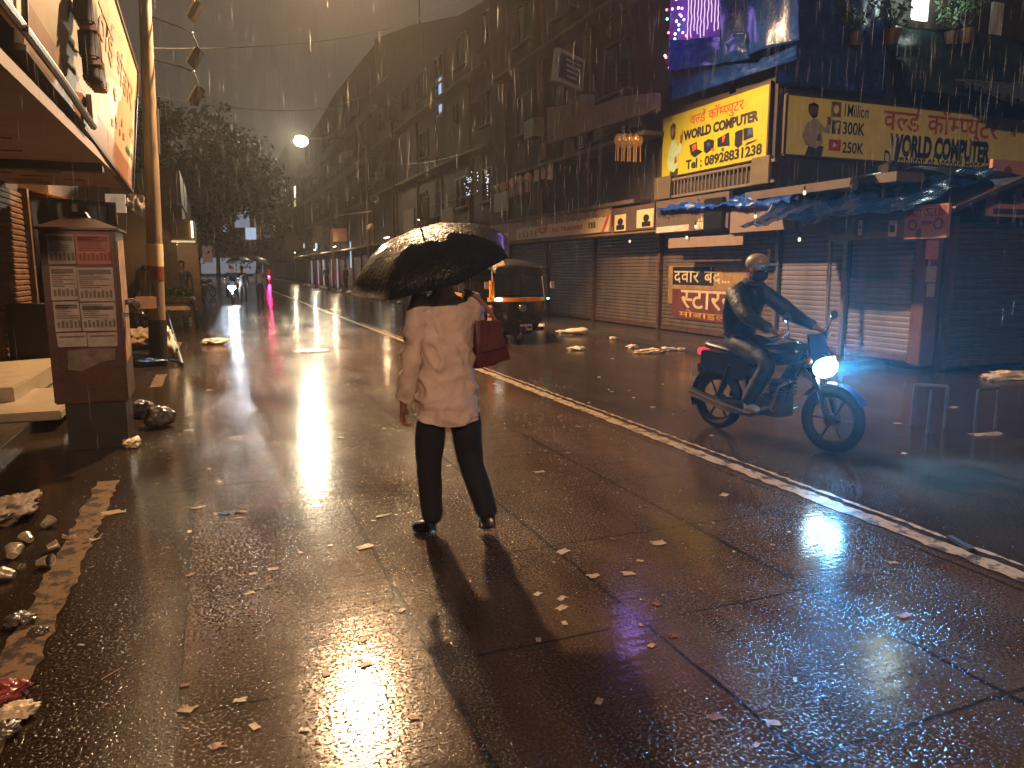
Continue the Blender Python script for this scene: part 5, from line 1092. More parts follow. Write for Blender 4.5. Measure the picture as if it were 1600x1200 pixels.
cable('drooping cable along the right facade above the tan signs', (9.2, 14.5, 5.05), (9.6, 36, 4.6), .35, .012)
cable('long cable along the right side toward the far lamp', (9.4, 26, 6.0), (8.9, 46, 8.2), .5)
cable('short looped cable under the distant lamp', (8.9, 46, 8.4), (8.7, 60, 6.8), .8)
cable('cable from the far lamp post to the left trees', (8.9, 46, 8.9), (-2.5, 50, 8.5), .8)
tag(MB().tube([(10.5, 39.0, 13.6), (10.5, 39.0, 17.3)], .05, 6).build('roof_mast', M_black, None), 'thin mast standing on the sloping roof', 'mast')
q = PX(768, 18, 10.6); tag(MB().tube([(10.6, q.y, q.z-1.2), (10.6, q.y, q.z)], .05, 6).ball((10.6, q.y, q.z+.1), (.22, .22, .3), 8, 6).build('roof_vent', M_steel, None), 'small vent with round cap on the roof edge at the top', 'vent')
# ================================================================== LEFT SIDE, beyond the pole
M_tanw = M('tan_plaster', '#9a7a55', .65, var=.2, vs=2); M_brn = M('brown_plaster', '#5d4635', .7, var=.3, vs=1.5)
l2 = thing('left_row_building', 'brown building behind the utility pole with shops and striped awnings', 'building', (-1.75, 15.2, 0))
MB().box((-6.4, 19.6, 5.6), (7.6, 8.8, 11.2)).build('wall', M_brn, l2)
MB().box((-2.3, 18.6, 4.0), (.7, 6.0, .12)).build('balcony_slab', M_conc2, l2); MB().box((-2.0, 18.6, 4.5), (.08, 6.0, .85)).build('balcony_front', M('olive_balcony_front', '#6a5c46', .6, var=.2), l2)
for y in (16.5, 19.0): window(l2, -2.6, y, 6.9, 1.2, 1.2, side=1)
shutter(l2, -2.56, 15.5, 18.2, .12, 2.5, M_rust, normal=1)
l3 = thing('left_lit_building', 'cream building on the left with a white box balcony and lit doorway', 'building', (-1.6, 24.4, 0))
MB().box((-4.6, 29.7, 2.15), (7.6, 10.6, 4.3)).build('wall', M_tanw, l3)
bxq = (PY(268, 376, 22.4), PY(303, 343, 22.4))
MB().prism([(bxq[0].x, 22.4, bxq[0].z), (bxq[1].x, 22.4, bxq[0].z), (bxq[1].x, 22.4, bxq[1].z), (bxq[0].x, 22.4, bxq[1].z)], (0, 2.1, 0)).build('box_balcony', M('balcony_beige', '#a58e68', .6, var=.12), l3, bevel=.02)
MB().box((bxq[1].x-.06, 22.38, (bxq[0].z+bxq[1].z)/2+.02), (.05, .04, .45)).build('tube_light', glow('warm_tube', (1, .85, .6), 3), l3)
MB().box(((bxq[0].x+bxq[1].x)/2, 22.38, bxq[0].z-.02), (bxq[1].x-bxq[0].x, .06, .05)).build('glowing_edge', glow('warm_edge_glow', (1, .75, .4), .9), l3)  # glow put into the plain cream bottom edge of the box balcony
for x in (258, 270): 
    q = PY(x, 380, 22.6); MB().box((q.x, 22.7, 1.2), (.20, .2, 2.4)).build('cream_pilaster', M_cream, l3, bevel=.01)
MB().box((-.80, 24.32, 1.3), (.75, .1, 2.3)).build('lit_wall_panel', M('red_cream_wall', '#8a6a58', .6, var=.3, vs=2), l3)
lamp('doorway_lamp', (-.95, 23.0, 2.3), 34, (1, .72, .40), .08)
for k in range(2): MB().box((-1.25, 24.3+3*k, 3.85), (1.0, 2.4, .9)).build('balcony_front', M('olive_balcony_front', ''), l3)
# awnings, cloth sheets and boxes between kiosk and pole
def awning(label, x0, y0, x1, y1, z, drop, mat):
    return tag(MB().grid(lambda u, v: (x0+(x1-x0)*u, y0+(y1-y0)*v, z-drop*u-.05*math.sin(v*9)*u), 8, 20, .01).build('awning', mat, None, smooth='all'), label, 'awning')
M_str = M('yellow_black_stripes', '#9c7430', .6, var=.75, vs=7, stretch=(.3, 1, .3))
awning('striped ochre awning between the red kiosk and the pole', -3.2, 15.0, -1.75, 17.3, 3.0, .35, M_str)
q = PY(152, 335, 15.4); tag(MB().box(q, (.62, .10, .36)).build('striped_box', M('brown_white_stripes', '#9b8064', .6, var=.6, vs=9, stretch=(3, .2, .2)), None), 'brown and white striped valance box above the kiosk', 'valance')
q = PY(181, 318, 15.3); tag(MB().box(q, (.32, .10, .33)).build('pale_blue_box', M('pale_blue_panel', '#8f95a8', .5), None), 'pale blue panel hanging right of the striped awning', 'panel')
cl = [PY(196, 310, 14.9), PY(236, 335, 14.9), PY(234, 352, 14.9), PY(200, 325, 14.9)]
cloth('cloth_awning', 'dirty white cloth sagging beside the utility pole', PY(196, 322, 14.9), PY(236, 352, 14.9), PY(232, 306, 14.9), PY(198, 300, 14.9), M('dirty_white_cloth', '#a89a8a', .7, var=.2, vs=5, bump=.4), .08, 2, 16, 10, 51)
q = PY(235, 322, 14.6); tag(MB().tube([q+V((0, 0, -.15)), q+V((-.02, 0, .15))], .02, 8).build('tube_light', glow('bluish_tube', (.6, .8, 1), 5), None), 'bluish tube light peeking out left of the utility pole', 'tube light')
cloth('tarpaulin', 'dark navy tarpaulin hanging between shutter and red kiosk', (-2.75, 14.3, .2), (-1.5, 14.5, .2), (-1.5, 14.5, 2.7), (-2.75, 14.3, 2.75), M('navy_curtain', '#10142c', .6, var=.3), .12, 2, 24, 24, 55)
q = PY(50, 489, 12.2); tag(MB().box((q.x, 12.2, q.z), (.22, .22, .25)).build('plastic_tub', M('bluish_white_plastic', '#9fb0c4', .35), None, bevel=.02), 'bluish white plastic tub beside the rusty shutter', 'tub')
tag(MB().box((q.x-.02, 12.2, .62), (.5, .45, .95)).build('wooden_stand', M_dark, None, bevel=.01), 'dark stand under the bluish white tub', 'stand')
# hand cart with vegetables
cq = G(275, 519); ct = thing('hand_cart', 'vegetable cart piled with greens behind the utility pole', 'cart', cq+V((0, .3, 0)))
cx, cy = cq.x, cq.y+.3
MB().box((cx, cy, .82), (.95, 1.5, .08)).build('deck', M_wood, ct, bevel=.01)
mb = MB()
for k in range(160):
    c = V((cx+jit(.42), cy+jit(.65), .90+.16*random.random())); u = V((jit(1), jit(1), jit(.6)))*.10; w = V((jit(1), jit(1), jit(1)))*.06; mb.face([c-u, c+w, c+u, c-w])
mb.build('greens', M('leafy_vegetable', '#4d5a2a', .5, var=.5), ct, recalc=False)
for sx in (-.42, .42):
    for sy in (-.6, .6): MB().box((cx+sx, cy+sy, .40), (.06, .06, .8)).build('leg', M_wood, ct)
for sx in (-.5, .5):
    MB().torus((cx+sx, cy+.1, .28), (1, 0, 0), .25, .025, 20, 6).build('wheel', M_rubber, ct)
mb = MB().box((cx, cy-.2, .62), (.8, .9, .20)); mb.build('cream_sack', M('cream_sacks', '#b79f7d', .7, var=.4, vs=8, bump=.5), ct, bevel=.05)
def crumple(name, label, cat, q, r, mat, seed, amp=.45, group=None, sub=4):
    bm = bmesh.new(); bmesh.ops.create_icosphere(bm, subdivisions=sub, radius=1); 
    for v in bm.verts:
        k = 1+amp*noise.noise(v.co*1.7+V((seed*3.1, 0, 0)))+amp*.6*noise.noise(v.co*4.5+V((0, seed*1.7, 0)))+amp*.5*abs(noise.noise(v.co*9+V((0, 0, seed))))-amp*.6*abs(noise.noise(v.co*5+V((seed*2.3, 0, 0))))
        v.co = V((v.co.x*r[0]*k, v.co.y*r[1]*k, max(-.92, v.co.z*k)*r[2]))
        v.co += V(q)+V((0, 0, r[2]*.93))
    mb = MB(); mb.bm.free(); mb.bm = bm; o = mb.build(name, mat, None, smooth='all'); return tag(o, label, cat, group)
M_poly = M('clear_grey_plastic_bag', '#8d8a88', .15, var=.3, vs=10, coat=.8, bump=.7, bs=30, bdist=.02)
M_bagb = M('dark_grey_plastic_bag', '#56504c', .18, var=.35, vs=6, coat=.8, bump=.7, bs=26, bdist=.02)
M_wpl = M('white_plastic_litter', '#d6cabd', .3, var=.2, vs=8, bump=.5, bs=30); M_ppr = M('pale_wet_paper', '#d2bf9f', .45, var=.25, vs=30); M_bpl = M('blue_plastic_litter', '#3f5f93', .25, coat=.5, var=.4, vs=12, bump=.5)
crumple('rubbish_bag', 'stuffed grey plastic rubbish bag lying beside the red kiosk', 'bag', G(249, 668)+V((0, .08, 0)), (.155, .13, .11), M_bagb, 3, .22)
crumple('plastic_bag', 'crumpled clear plastic bag behind the stuffed rubbish bag', 'bag', G(222, 655)+V((0, .15, 0)), (.12, .09, .09), M_poly, 5)
crumple('paper_heap', 'wet shredded paper heap at the foot of the red kiosk', 'litter', G(206, 697), (.07, .12, .035), M_ppr, 7, .6)
crumple('plastic_bag', 'crumpled pink white bag lying alone on the left lane', 'bag', G(338, 538), (.24, .16, .07), M_wpl, 9, .5)
crumple('plastic_sheet', 'shiny bluish plastic sheet crumpled at the foot of the pole', 'litter', G(215, 572), (.42, .20, .09), M_bpl, 11, .5)
crumple('plastic_sheet', 'pale crumpled sheet just right of the pole foot', 'litter', G(262, 560), (.14, .12, .30), M_wpl, 12, .4)
crumple('heap', 'brown rag heap left of the pole near the kiosk', 'litter', G(222, 545), (.40, .3, .22), M('brown_rags', '#6d5540', .7, var=.5, vs=8), 13, .5)
tag(MB().tube([G(262, 520)+V((0, 0, .55)), G(284, 572)+V((0, 0, .03))], .035, 8).build('wooden_prop', M_black, None), 'black prop leaning diagonally right of the pole foot', 'prop')
tag(MB().tube([G(206, 565)+V((0, 0, .12)), G(284, 570)+V((0, 0, .05))], .022, 6).build('blue_rail', M('blue_painted_bar', '#27324f', .3), None), 'blue bar lying across behind the pole foot', 'bar')
crumple('black_sack', 'black bulging sack on the motorbike beside the vegetable cart', 'sack', G(305, 485)+V((0, 0, .3)), (.3, .3, .42), M_blk_gloss, 15, .25)
crumple('bundle', 'dark bundle stacked behind the kiosk under the cardboard flap', 'bundle', G(222, 520)+V((0, 0, .3)), (.28, .25, .25), M_bagb, 16, .35)
l4 = far_building('left_far_building', 'dim building on the left beyond the big tree', -2.6, [(46, 9), (90, 10)], M_wall2, 21, 2) if False else None
l4 = thing('left_far_building', 'dim building on the left beyond the big tree', 'building', (-2.2, 46, 0)); MB().box((-7.2, 80, 4.5), (10, 68, 9)).build('wall', M_wall2, l4)
for k in range(9): MB().box((-2.12, 49+k*7, 1.4), (.1, 4.6, 2.5)).build('shop_front', M('far_shop_front_%d' % (k % 3), ('#5b5a63', '#6e5a4c', '#4a4f5a')[k % 3], .4, var=.5, vs=1.5), l4)
for k, (px, py, Y, s, c, st_) in enumerate(((324, 397, 44, (.5, .05, .9), (.9, .5, .42), .12), (345, 355, 90, (1.2, .1, 1.0), (.5, .65, 1), .7), (378, 340, 90, (1.6, .1, 2.2), (.55, .65, .85), .35), (392, 365, 95, (1.2, .1, 1.4), (.55, .7, 1), .8), (390, 306, 95, (.8, .1, .7), (1, .8, .5), 1.0))):
    q = PY(px, py, Y); tag(MB().box(q, s).build('shop_light', glow('far_shop_light_%d' % k, c, st_), None), ['small red lit sign on the far left shops', 'bluish shop light under the tree, lowest left', 'broad bluish lit panel behind the tree leaves', 'blue white shop light near the street end', 'warm small lamp above the blue panel by the tree'][k], 'light')
# glowing door panels, tubes and boards far down the right side
M_door_glow = M('cold_door_glow', '#a9b2b8', .35, var=.4, vs=3, stretch=(1, 1, .3), emit=(.45, .62, .8), es=.30)  # emission on the door leaves stands in for light from inside the shops
for k, (x, y, z, p, c, lab) in enumerate(((8.6, 58, 3.25, 170, (1, .70, .42), 'warm tube light under the awnings before the far lamp'), (8.6, 70, 3.3, 200, (1, .82, .6), 'pale tube light under the farther awnings'), (8.5, 39, 3.2, 60, (1, .66, .36), 'warm tube light behind the umbrella edge'), (8.6, 88, 3.4, 220, (1, .75, .5), 'farthest warm tube light on the right shops'))):
    tag(MB().tube([(x, y-.6, z), (x, y+.6, z)], .03, 8).build('tube_light', glow('shop_tube_%d' % k, c, 8), None, smooth=True), lab, 'tube light'); lamp('shop_tube', (x-.15, y, z-.1), p, c, .1)
for k, (y, w) in enumerate(((61, .55), (64, .4), (69, .9), (73, .5), (78, 1.0), (41, .42), (44.5, .3))):
    f = 1; tag(MB().box((9.2, y, 1.25), (.06, w, 2.25)).build('glowing_door_leaf', M_door_glow, None), ['tall glowing shop door leaf before the far lamp post, %s' % t for t in ('nearest of five', 'second of five', 'third and broad', 'fourth of five', 'farthest and broad')][k] if k < 5 else ['bluish white glowing door leaf left of the umbrella', 'narrow glowing leaf behind the umbrella edge'][k-5], 'door')
for k, (px, py, X, w, h, c, s, lab) in enumerate(((548, 398, 9.9, .28, 2.0, (.5, .75, 1), .9, 'bluish lit shop opening just left of the umbrella'), (494, 381, 9.4, 1.2, .9, (.55, .8, 1), 1.1, 'small cyan screen by the tilted grey board'), (475, 384, 9.4, 1.0, .5, (.8, .85, 1), .7, 'tiny white sign light before the cyan screen'), (391, 393, 9.9, 1.4, 3.0, (.9, .95, 1), .8, 'far white tube light at the street end'))):
    q = PX(px, py, X)
    if q.y < 140: tag(MB().box(q, (.06, w, h)).build('shop_light', glow('right_shop_light_%d' % k, c, s), None), lab, 'light')
def tilt_board(label, px, py, X, w, h, mat, rot):
    q = PX(px, py, X); return tag(MB().box(q, (w, .08, h), mat=Matrix.Rotation(rot, 3, 'Y')).build('hoarding', mat, None), label, 'board')
tilt_board('tilted plain grey board over the far right shops', 505, 369, 9.0, 1.7, 1.5, M('plain_grey_board', '#8d8276', .5), .25)
tilt_board('brown board right of the tilted grey board', 531, 367, 9.2, 1.1, 1.0, M('plain_brown_board', '#8a6248', .5), -.05)
tilt_board('brown shop board far away, under the yellow sheet', 456, 379, 9.2, 1.8, 1.9, M('far_brown_board', '#6e4a38', .5), 0)
tilt_board('reddish shop board far away, left of the brown one', 425, 384, 9.2, 2.6, 1.4, M('far_red_board', '#7b4a40', .5), 0)
yq = PX(441, 362, 8.8); cloth('yellow_sheet', 'yellow plastic sheet sagging under far balconies', yq+V((-1.3, 0, -.9)), yq+V((1.6, 0, .6)), yq+V((1.6, .6, 1.2)), yq+V((-1.3, .6, .1)), M('yellow_plastic_sheet', '#c2962a', .4, var=.2), .3, 1, 16, 8, 61)
tq = PX(579, 361, 8.9); crumple('cloth_bundle', 'tan cloth bundle hanging behind the umbrella at left', 'bundle', tq, (.2, .55, .22), M('tan_bundle', '#b58a58', .6, bump=.5), 63, .4)
tag(MB().tube([PX(532, 336, 8.8), PX(580, 330, 8.8)], .05, 6).build('awning_bar', M_steel, None), 'pale awning bar catching light left of the umbrella', 'bar')
for k, (px, w, h) in enumerate(((640, 2.2, 1.6), (700, 1.8, .9))): 
    q = PX(px, 352 - 10*k, 9.6); tag(MB().box(q, (.1, w, h)).build('faded_board', M('faded_board_%d' % k, ('#5c4c3c', '#6b5743')[k], .6, var=.3), None), ['faded board behind the umbrella top', 'narrow faded board right of the umbrella top'][k], 'board')
# ================================================================== TREES
def tree(name, label, base, h, rx, ry, crown_z, n, leaf, seed, lean=(0, 0), col='#171e11', lobes=9):
    rnd = random.Random(seed); r = thing(name, label, 'tree', base); base = V(base); top = base+V((lean[0], lean[1], h*.62))
    mb = MB(); mb.tube([base, base.lerp(top, .4)+V((.1, 0, 0)), top], [h*.028, h*.022, h*.012], 10); C = []
    for k in range(lobes):
        a = rnd.random()*6.28; u = rnd.random()**.5; c = base+V((lean[0]+math.cos(a)*rx*u*.8, lean[1]+math.sin(a)*ry*u*.8, crown_z+(h-crown_z)*rnd.uniform(.05, .88)))
        C.append((c, rnd.uniform(.20, .42)*min(rx, h-crown_z))); mb.tube([top.lerp(base, .15+.2*rnd.random()), (top+c)/2+V((0, 0, -.2)), c], [h*.010, h*.006, h*.002], 5)
    mb.build('trunk', M('tree_bark', '#3a2d22', .8, var=.3, bump=.5), r)
    lm = MB()
    for k in range(n):
        c, s = rnd.choice(C); d = V((rnd.gauss(0, 1), rnd.gauss(0, 1), rnd.gauss(0, .8))); d = d.normalized()*(rnd.random()**.4)*s*1.35
        p = c+d; u = V((rnd.gauss(0, 1), rnd.gauss(0, 1), rnd.gauss(0, 1))).normalized()*leaf*rnd.uniform(.6, 1.3); w = u.cross(V((rnd.gauss(0, 1), rnd.gauss(0, 1), rnd.gauss(0, 1)))).normalized()*leaf*.42
        lm.face([p-u, p+w, p+u, p-w])
    lm.build('crown', M('leaf_'+col, col, .75, var=.5, vs=.8, spec=.25), r, recalc=False); return r
tree('street_tree', 'big dark leafy tree on the left side beyond the utility pole', (-2.0, 37.5, 0), 9.6, 3.4, 3.6, 3.4, 9000, .17, 71, (1.7, .5), lobes=22)
tree('street_tree', 'dark hazy tree low on the skyline left of the far lamp', (5.5, 108, 0), 17, 6.5, 4, 6, 3500, .38, 73, (1.0, 0), col='#161c12', lobes=14)
tree('street_tree', 'distant hazy tree closing the street behind the umbrella pedestrians', (0.5, 120, 0), 12.5, 6, 4, 3.5, 3000, .38, 77, (0, 0), col='#1a2116', lobes=12)
tree('street_tree', 'smaller dark tree tucked against the far left building', (-1.6, 58, 0), 9.5, 3.0, 3, 4, 3000, .22, 79, (.8, 0), col='#161c11', lobes=10)
eb = thing('street_end_building', 'pale low building closing the far end of the street', 'building', (3, 165, 0)); MB().box((3, 168, 4), (30, 6, 8)).build('wall', M('far_grey_wall', '#6e6a64', .6, var=.3, vs=.5), eb)
MB().box((3.5, 164.9, 2.2), (12, .2, 3.2)).build('shop_front', glow('far_end_shop', (.8, .85, 1), .25), eb)
# ================================================================== LITTER ON THE ROAD
def scrap(label, px, py, w, h, mat, rz, curl, group, z=.004, tint=None):
    q = G(px, py); d = (q-EYE).length; seed = px*.37+py
    c, s = math.cos(rz), math.sin(rz); nu = 5
    def f(u, v):
        x, y = (u-.5)*w, (v-.5)*h; k = 1+.5*noise.noise(V((u*2.5, v*2.5, seed)))
        x, y = x*k*c-y*s, x*s+y*k*c
        return q+V((x, y, z+.0008+curl*max(0, noise.noise(V((u*2.2, v*2.2, seed*1.3)))+.25)))
    mb = MB(); mb.grid(f, nu, nu, .0015); o = mb.build('paper_scrap', mat, None, smooth=True); return tag(o, label, 'litter', group)
M_foil = M('crumpled_foil_cup', '#b8ab90', .22, metal=.2, var=.3, vs=30, coat=.5, bump=.5, bs=60); M_leafb = M('brown_wet_leaf', '#9a6a48', .4, var=.3, vs=20)
big = [(176, 802, .13, .085, M_ppr, 'large cream paper scrap on the worn left line'), (348, 803, .08, .045, M_bpl, 'small blue and red wrapper scrap on the left lane'), (375, 801, .07, .04, M_ppr, 'tan paper strip right of the blue and red wrapper'), (310, 794, .085, .032, M_wpl, 'white oval scrap left of the blue and red wrapper'), (291, 1110, .055, .036, M_ppr, 'cream square paper near the bottom left'), (343, 1166, .05, .03, M_leafb, 'pale leaf at the bottom left of the wet glare'), (571, 855, .085, .05, M_leafb, 'orange brown leaf left of the walking man shadow'), (427, 890, .05, .03, M_ppr, 'cream scrap on the glittering lane left of the leaf'), (842, 738, .085, .045, M_wpl, 'white diamond paper right of the walking man'), (880, 863, .075, .045, M_wpl, 'white card scrap where slab joints cross'), (928, 901, .06, .045, M_wpl, 'white scrap left of its twin on the middle slabs'), (981, 897, .06, .045, M_wpl, 'white scrap right of its twin on the middle slabs'), (1028, 849, .08, .06, M_wpl, 'white oval scrap on the slab right of centre'), (1131, 774, .07, .05, M_wpl, 'white scrap below the broken centre line'), (878, 936, .05, .03, M_wpl, 'crumpled scrap above another beside the long shadow'), (877, 951, .06, .035, M_wpl, 'crumpled scrap, lower of two beside the long shadow'), (1412, 963, .06, .03, M_wpl, 'white scrap near the blue light reflection, right'), (1208, 1131, .05, .028, M_wpl, 'bluish white scrap near the bottom right'), (1395, 880, .05, .03, M_wpl, 'white scrap right of the headlight reflection'), (1543, 679, .34, .12, M_ppr, 'long flattened pale paper on the wet right lane'), (1490, 637, .12, .06, M_ppr, 'tan paper on the wet right lane, left of the long flattened one'), (1402, 662, .07, .05, M_wpl, 'white scrap on the wet lane below the headlight, upper'), (1412, 709, .05, .04, M_wpl, 'white scrap on the wet lane below the headlight, lower'), (368, 684, .10, .035, M_ppr, 'cream strip of paper on the lane above the left line'), (294, 673, .08, .035, M_wpl, 'pale scrap right of the stuffed rubbish bag'), (128, 1009, .032, .012, M_wpl, 'tiny white stub on the dark bottom left lane'), (600, 806, .11, .03, M('green_scrap', '#5d6a3f', .4, var=.4, vs=30), 'greenish leaf scrap by the man left foot'), (1118, 1122, .05, .03, M_leafb, 'brown leaf scrap at the bottom between the reflections')]
for k, (px, py, w, h, mt, lab) in enumerate(big): scrap(lab, px, py, w, h, mt, random.uniform(-.6, .6), .004, 'paper and leaf litter on the wet road')
rnd = random.Random(31)
for k in range(105):
    reg = rnd.random()
    if reg < .30: px, py, t = rnd.uniform(250, 660), rnd.uniform(600, 1190), 'the glittering left lane'
    elif reg < .62: px, py, t = rnd.uniform(770, 1250), rnd.uniform(600, 1180), 'the middle slabs'
    elif reg < .85: px, py, t = rnd.uniform(840, 1100), rnd.uniform(508, 640), 'the asphalt before the tan shutters'
    else: px, py, t = rnd.uniform(240, 420), rnd.uniform(475, 600), 'the far left kerb'
    s = rnd.uniform(.010, .030)*(1.6 if py < 640 else 1)
    scrap('tiny pale wet scrap lying on '+t, px, py, s*1.6, s, rnd.choice((M_wpl, M_ppr, M_ppr, M_leafb)), rnd.uniform(-1.5, 1.5), .0015, 'tiny scraps on '+t)
# cups and crumpled foil by the left kerb
def cup(label, px, py, s, seed, rz):
    q = G(px, py); r = thing('paper_cup', label, 'cup', q, group='discarded cups by the left kerb'); mb = MB(); ax = V((math.cos(rz), math.sin(rz), .25)).normalized(); u, w = basis(ax); c = q+V((0, 0, s*.8))
    R_ = [[c+ax*(t*s*1.6-s*.8)+(u*math.cos(a)+w*math.sin(a)*.75)*(s*(.62+.38*t))*(1+.15*noise.noise(V((a, t*2, seed)))) for a in [2*math.pi*k/18 for k in range(18)]] for t in (0, .25, .5, .75, 1)]
    mb.rings(R_, cap=False); mb.face(R_[0]); mb.build('cup_wall', M_foil, r, smooth='all'); MB().rings([[p+(p-c)*.03 for p in R_[-1]], [p+(p-c)*.06+ax*.003 for p in R_[-1]]], cap=False).build('rim', M_wpl, r)
for k, (px, py, s, rz, lab) in enumerate(((74, 824, .038, 1.0, 'discarded cup lying farthest up the left kerb'), (44, 848, .036, 2.2, 'discarded cup left of the worn line, second up'), (82, 860, .032, .4, 'small shiny cup in the kerb litter, right'), (70, 886, .040, -.4, 'shiny crushed cup nearest the worn left line'), (22, 872, .045, 1.6, 'brown tinted cup at the left frame edge'), (14, 905, .038, 2.8, 'lower discarded cup by the left frame edge'))): cup(lab, px, py, s, k, rz)
for k, (px, py, w, lab) in enumerate(((146, 845, .10, 'torn pale leaf lying across the worn left line'), (108, 842, .08, 'thin curled strip left of the torn leaf'))): scrap(lab, px, py, w, w*.3, M_ppr, .5-k, .03, 'paper and leaf litter on the wet road')
tag(MB().tube([G(158, 1064)+V((0, 0, .006)), G(187, 1047)+V((0, 0, .006))], .0016, 6).build('thin_stick', M('pink_stick', '#b08a7a', .5), None), 'thin pale stick on the dark bottom left lane', 'stick')
for k, (px, py, r, lab) in enumerate(((10, 1090, .07, 'crumpled reddish wrapper at the bottom left edge'), (28, 1120, .06, 'crumpled cream wrapper at the bottom left edge'), (6, 1150, .05, 'crumpled dull wrapper lowest at the left edge'), (30, 975, .06, 'dark crumpled wrapper by the left line'), (60, 990, .035, 'small dark wrapper touching the left line'))):
    crumple('crumpled_wrapper', lab, 'litter', G(px, py), (r, r*.8, r*.4), (M('red_wrapper', '#8a3a34', .3, coat=.5, var=.5, vs=14), M_ppr, M_bagb, M_bagb, M_bagb)[k], 80+k, .5, 'crumpled wrappers at the left line')
crumple('dirt_heap', 'broken kerb rubble at the left edge before the kiosk shadow', 'rubble', G(22, 800), (.13, .30, .04), M('rubble', '#6b5a48', .7, var=.5, vs=25), 91, .6)
for k, (px, py, rx, lab) in enumerate(((1020, 551, .30, 'largest pale rubbish clump by the right kerb'), (1045, 548, .22, 'crumpled rubbish right part of the large kerb clump'), (1003, 552, .2, 'small rubbish left of the large kerb clump'), (988, 544, .16, 'flattened tan rubbish left of the kerb clump'), (958, 530, .10, 'small upright plastic bag on the right kerb'), (882, 520, .26, 'long yellowish rubbish near the rickshaw'), (897, 521, .14, 'grey rubbish beside the long yellowish one'), (902, 547, .2, 'flat pale paper at the tip of the rickshaw shadow'), (1580, 590, .5, 'pale rubbish heap at the right frame edge'), (1556, 594, .22, 'small heap left of the right edge rubbish'), (1065, 548, .12, 'tiny rubbish right end of the kerb clump'), (1118, 541, .3, 'flat white litter beside the painted shutter'))):
    crumple('rubbish', lab, 'litter', G(px, py), (rx*.75, rx*.4, .025+.045*rx), (M_ppr, M_wpl)[k % 2], 100+k, .75, 'rubbish along the right kerb')
rnd = random.Random(17)
for k in range(34):
    y = 16+k*1.75+rnd.uniform(-.5, .5); crumple('rubbish', 'pale litter in the gutter of the far right kerb', 'litter', (7.9+rnd.uniform(-.25, .3), y, 0), (.10+.2*rnd.random(), .10+.25*rnd.random(), .05+.06*rnd.random()), (M_ppr, M_wpl, M_wpl, M_bagb)[k % 4], 130+k, .7, 'litter along the far right gutter', 2)
mb = MB(); mb.disc(G(487, 548)+V((0, 0, .004)), (0, 0, 1), .36, .012, 30)
mh = mb.build('manhole_cover', M('wet_iron_cover', '#2b2622', .25, metal=.4, bump=.8, bs=60), None); tag(mh, 'wet iron manhole cover glinting on the concrete lane', 'manhole cover')
tag(MB().box(G(1500, 852)+V((0, 0, .012)), (.22, .05, .02), 1.2).build('dark_rag', M_blk, None, bevel=.008), 'small dark rag beside the centre line at right', 'rag')
# low metal hoops on the right
M_hoop = M('pale_worn_metal', '#5d5955', .4, metal=.5)
for lab, P_ in (('low grey metal hoop barrier right of the motorcycle, with three legs', ((1424, 664), (1449, 676), (1475, 668))), ('low grey metal hoop barrier near the right frame edge', ((1522, 676), (1554, 670)))):
    pts = [G(*p) for p in P_]; r = thing('hoop_barrier', lab, 'barrier', pts[0]); hz_ = .42
    MB().tube([pts[0]+V((0, 0, hz_)), pts[-1]+V((0, 0, hz_))], .016, 8).build('top_rail', M_hoop, r, smooth=True)
    for p in pts: MB().tube([V((p.x, p.y, 0)), V((p.x, p.y, hz_))], .014, 8).build('leg', M_hoop, r, smooth=True)
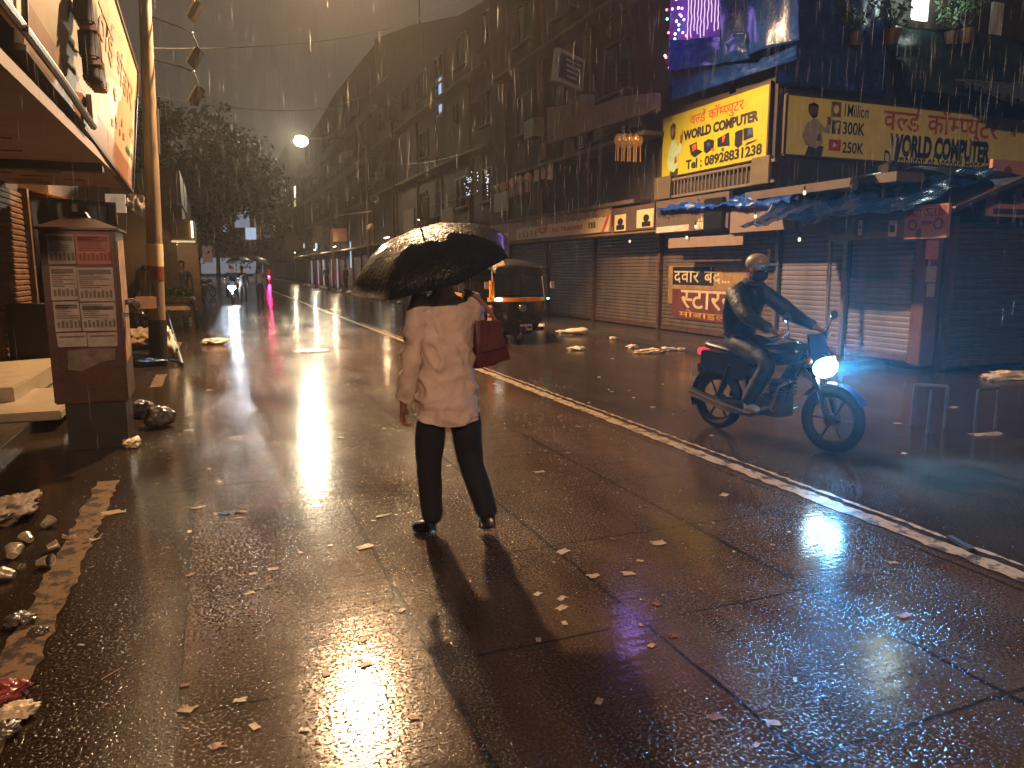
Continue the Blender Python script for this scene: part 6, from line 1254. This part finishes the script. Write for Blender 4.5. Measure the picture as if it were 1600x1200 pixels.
# ================================================================== RAIN
# glossy water beads added to give the wet slabs their glitter
M_bead = M('glint_bead', (.07, .055, .042), .27, var=.1, spec=.9)
rnd = random.Random(44); mb = MB(); tpl = []
for a in range(7): tpl.append(V((math.cos(a*.8976), math.sin(a*.8976), 0)))
cnt = 0
while cnt < 5200:
    y = 1.55+11*rnd.random()**1.7; x = rnd.uniform(-.9, 4.4)
    if noise.noise(V((x*1.1, y*.6, 3)))+.5*noise.noise(V((x*4, y*3, 8))) < rnd.uniform(-.35, .45): continue
    r = rnd.uniform(.0018, .0042)*(1+.10*y); c = V((x, y, .001)); k = rnd.uniform(.35, .6); cnt += 1; e = rnd.uniform(.8, 1.5); q = rnd.random()*3
    M2 = Matrix.Rotation(q, 3, 'Z')
    R0 = [mb.bm.verts.new(c+M2@V((p.x*r*e, p.y*r, 0))) for p in tpl]; R1 = [mb.bm.verts.new(c+M2@V((p.x*r*e*.66, p.y*r*.66, r*k*.75))) for p in tpl]; t = mb.bm.verts.new(c+V((0, 0, r*k)))
    for i in range(7):
        j = (i+1) % 7; mb.bm.faces.new((R0[i], R0[j], R1[j], R1[i])); mb.bm.faces.new((R1[i], R1[j], t))
beads = mb.build('glint_beads', M_bead, None, local=True, smooth='all', recalc=False); beads['kind'] = 'stuff'; beads['label'] = 'glossy water beads added as glitter on the concrete lane'; beads['category'] = 'water'
M_rain = bpy.data.materials.new('rain_water'); M_rain.use_nodes = True; n, l = M_rain.node_tree.nodes, M_rain.node_tree.links; p = n['Principled BSDF']
p.inputs['Base Color'].default_value = (.8, .8, .8, 1); p.inputs['Roughness'].default_value = .25; p.inputs['Alpha'].default_value = .22; p.inputs['Subsurface Weight'].default_value = 0; p.inputs['Transmission Weight'].default_value = 0
rnd = random.Random(99); mb = MB()
for k in range(7500):
    d = 4.5+24*rnd.random()**.9; az = YAW+rnd.uniform(-.66, .66); x, y = d*math.sin(az), d*math.cos(az)
    zmax = 1.6+d*.52; z = rnd.uniform(.2, zmax)
    if z < 1.9 and rnd.random() < .75: continue
    L = rnd.uniform(.06, .34)*(.6+d/18); r = .0006+.00011*d*rnd.uniform(.6, 1.3); s = rnd.uniform(-.01, .025)
    mb.tube([(x, y, z), (x+s*L, y, z+L*.5), (x+2*s*L, y, z+L)], [r*.3, r, r*.2], 3, cap=False)
rain = mb.build('rain', M_rain, None, local=True, recalc=False); rain['kind'] = 'stuff'; rain['label'] = 'fine streaks of falling rain over the whole street'; rain['category'] = 'rain'
# ================================================================== HAZE
hm = bpy.data.materials.new('rain_haze'); hm.use_nodes = True; n, l = hm.node_tree.nodes, hm.node_tree.links; n.remove(n['Principled BSDF'])
pv = n.new('ShaderNodeVolumePrincipled'); pv.inputs['Color'].default_value = (.92, .90, .86, 1); pv.inputs['Density'].default_value = .0011; pv.inputs['Anisotropy'].default_value = .66
l.new(pv.outputs['Volume'], n['Material Output'].inputs['Volume'])
hz = MB().box((10, 80, 10.5), (140, 230, 23.2)).build('haze', hm, None); hz['kind'] = 'stuff'; hz['label'] = 'rain haze filling the street'; hz['category'] = 'haze'
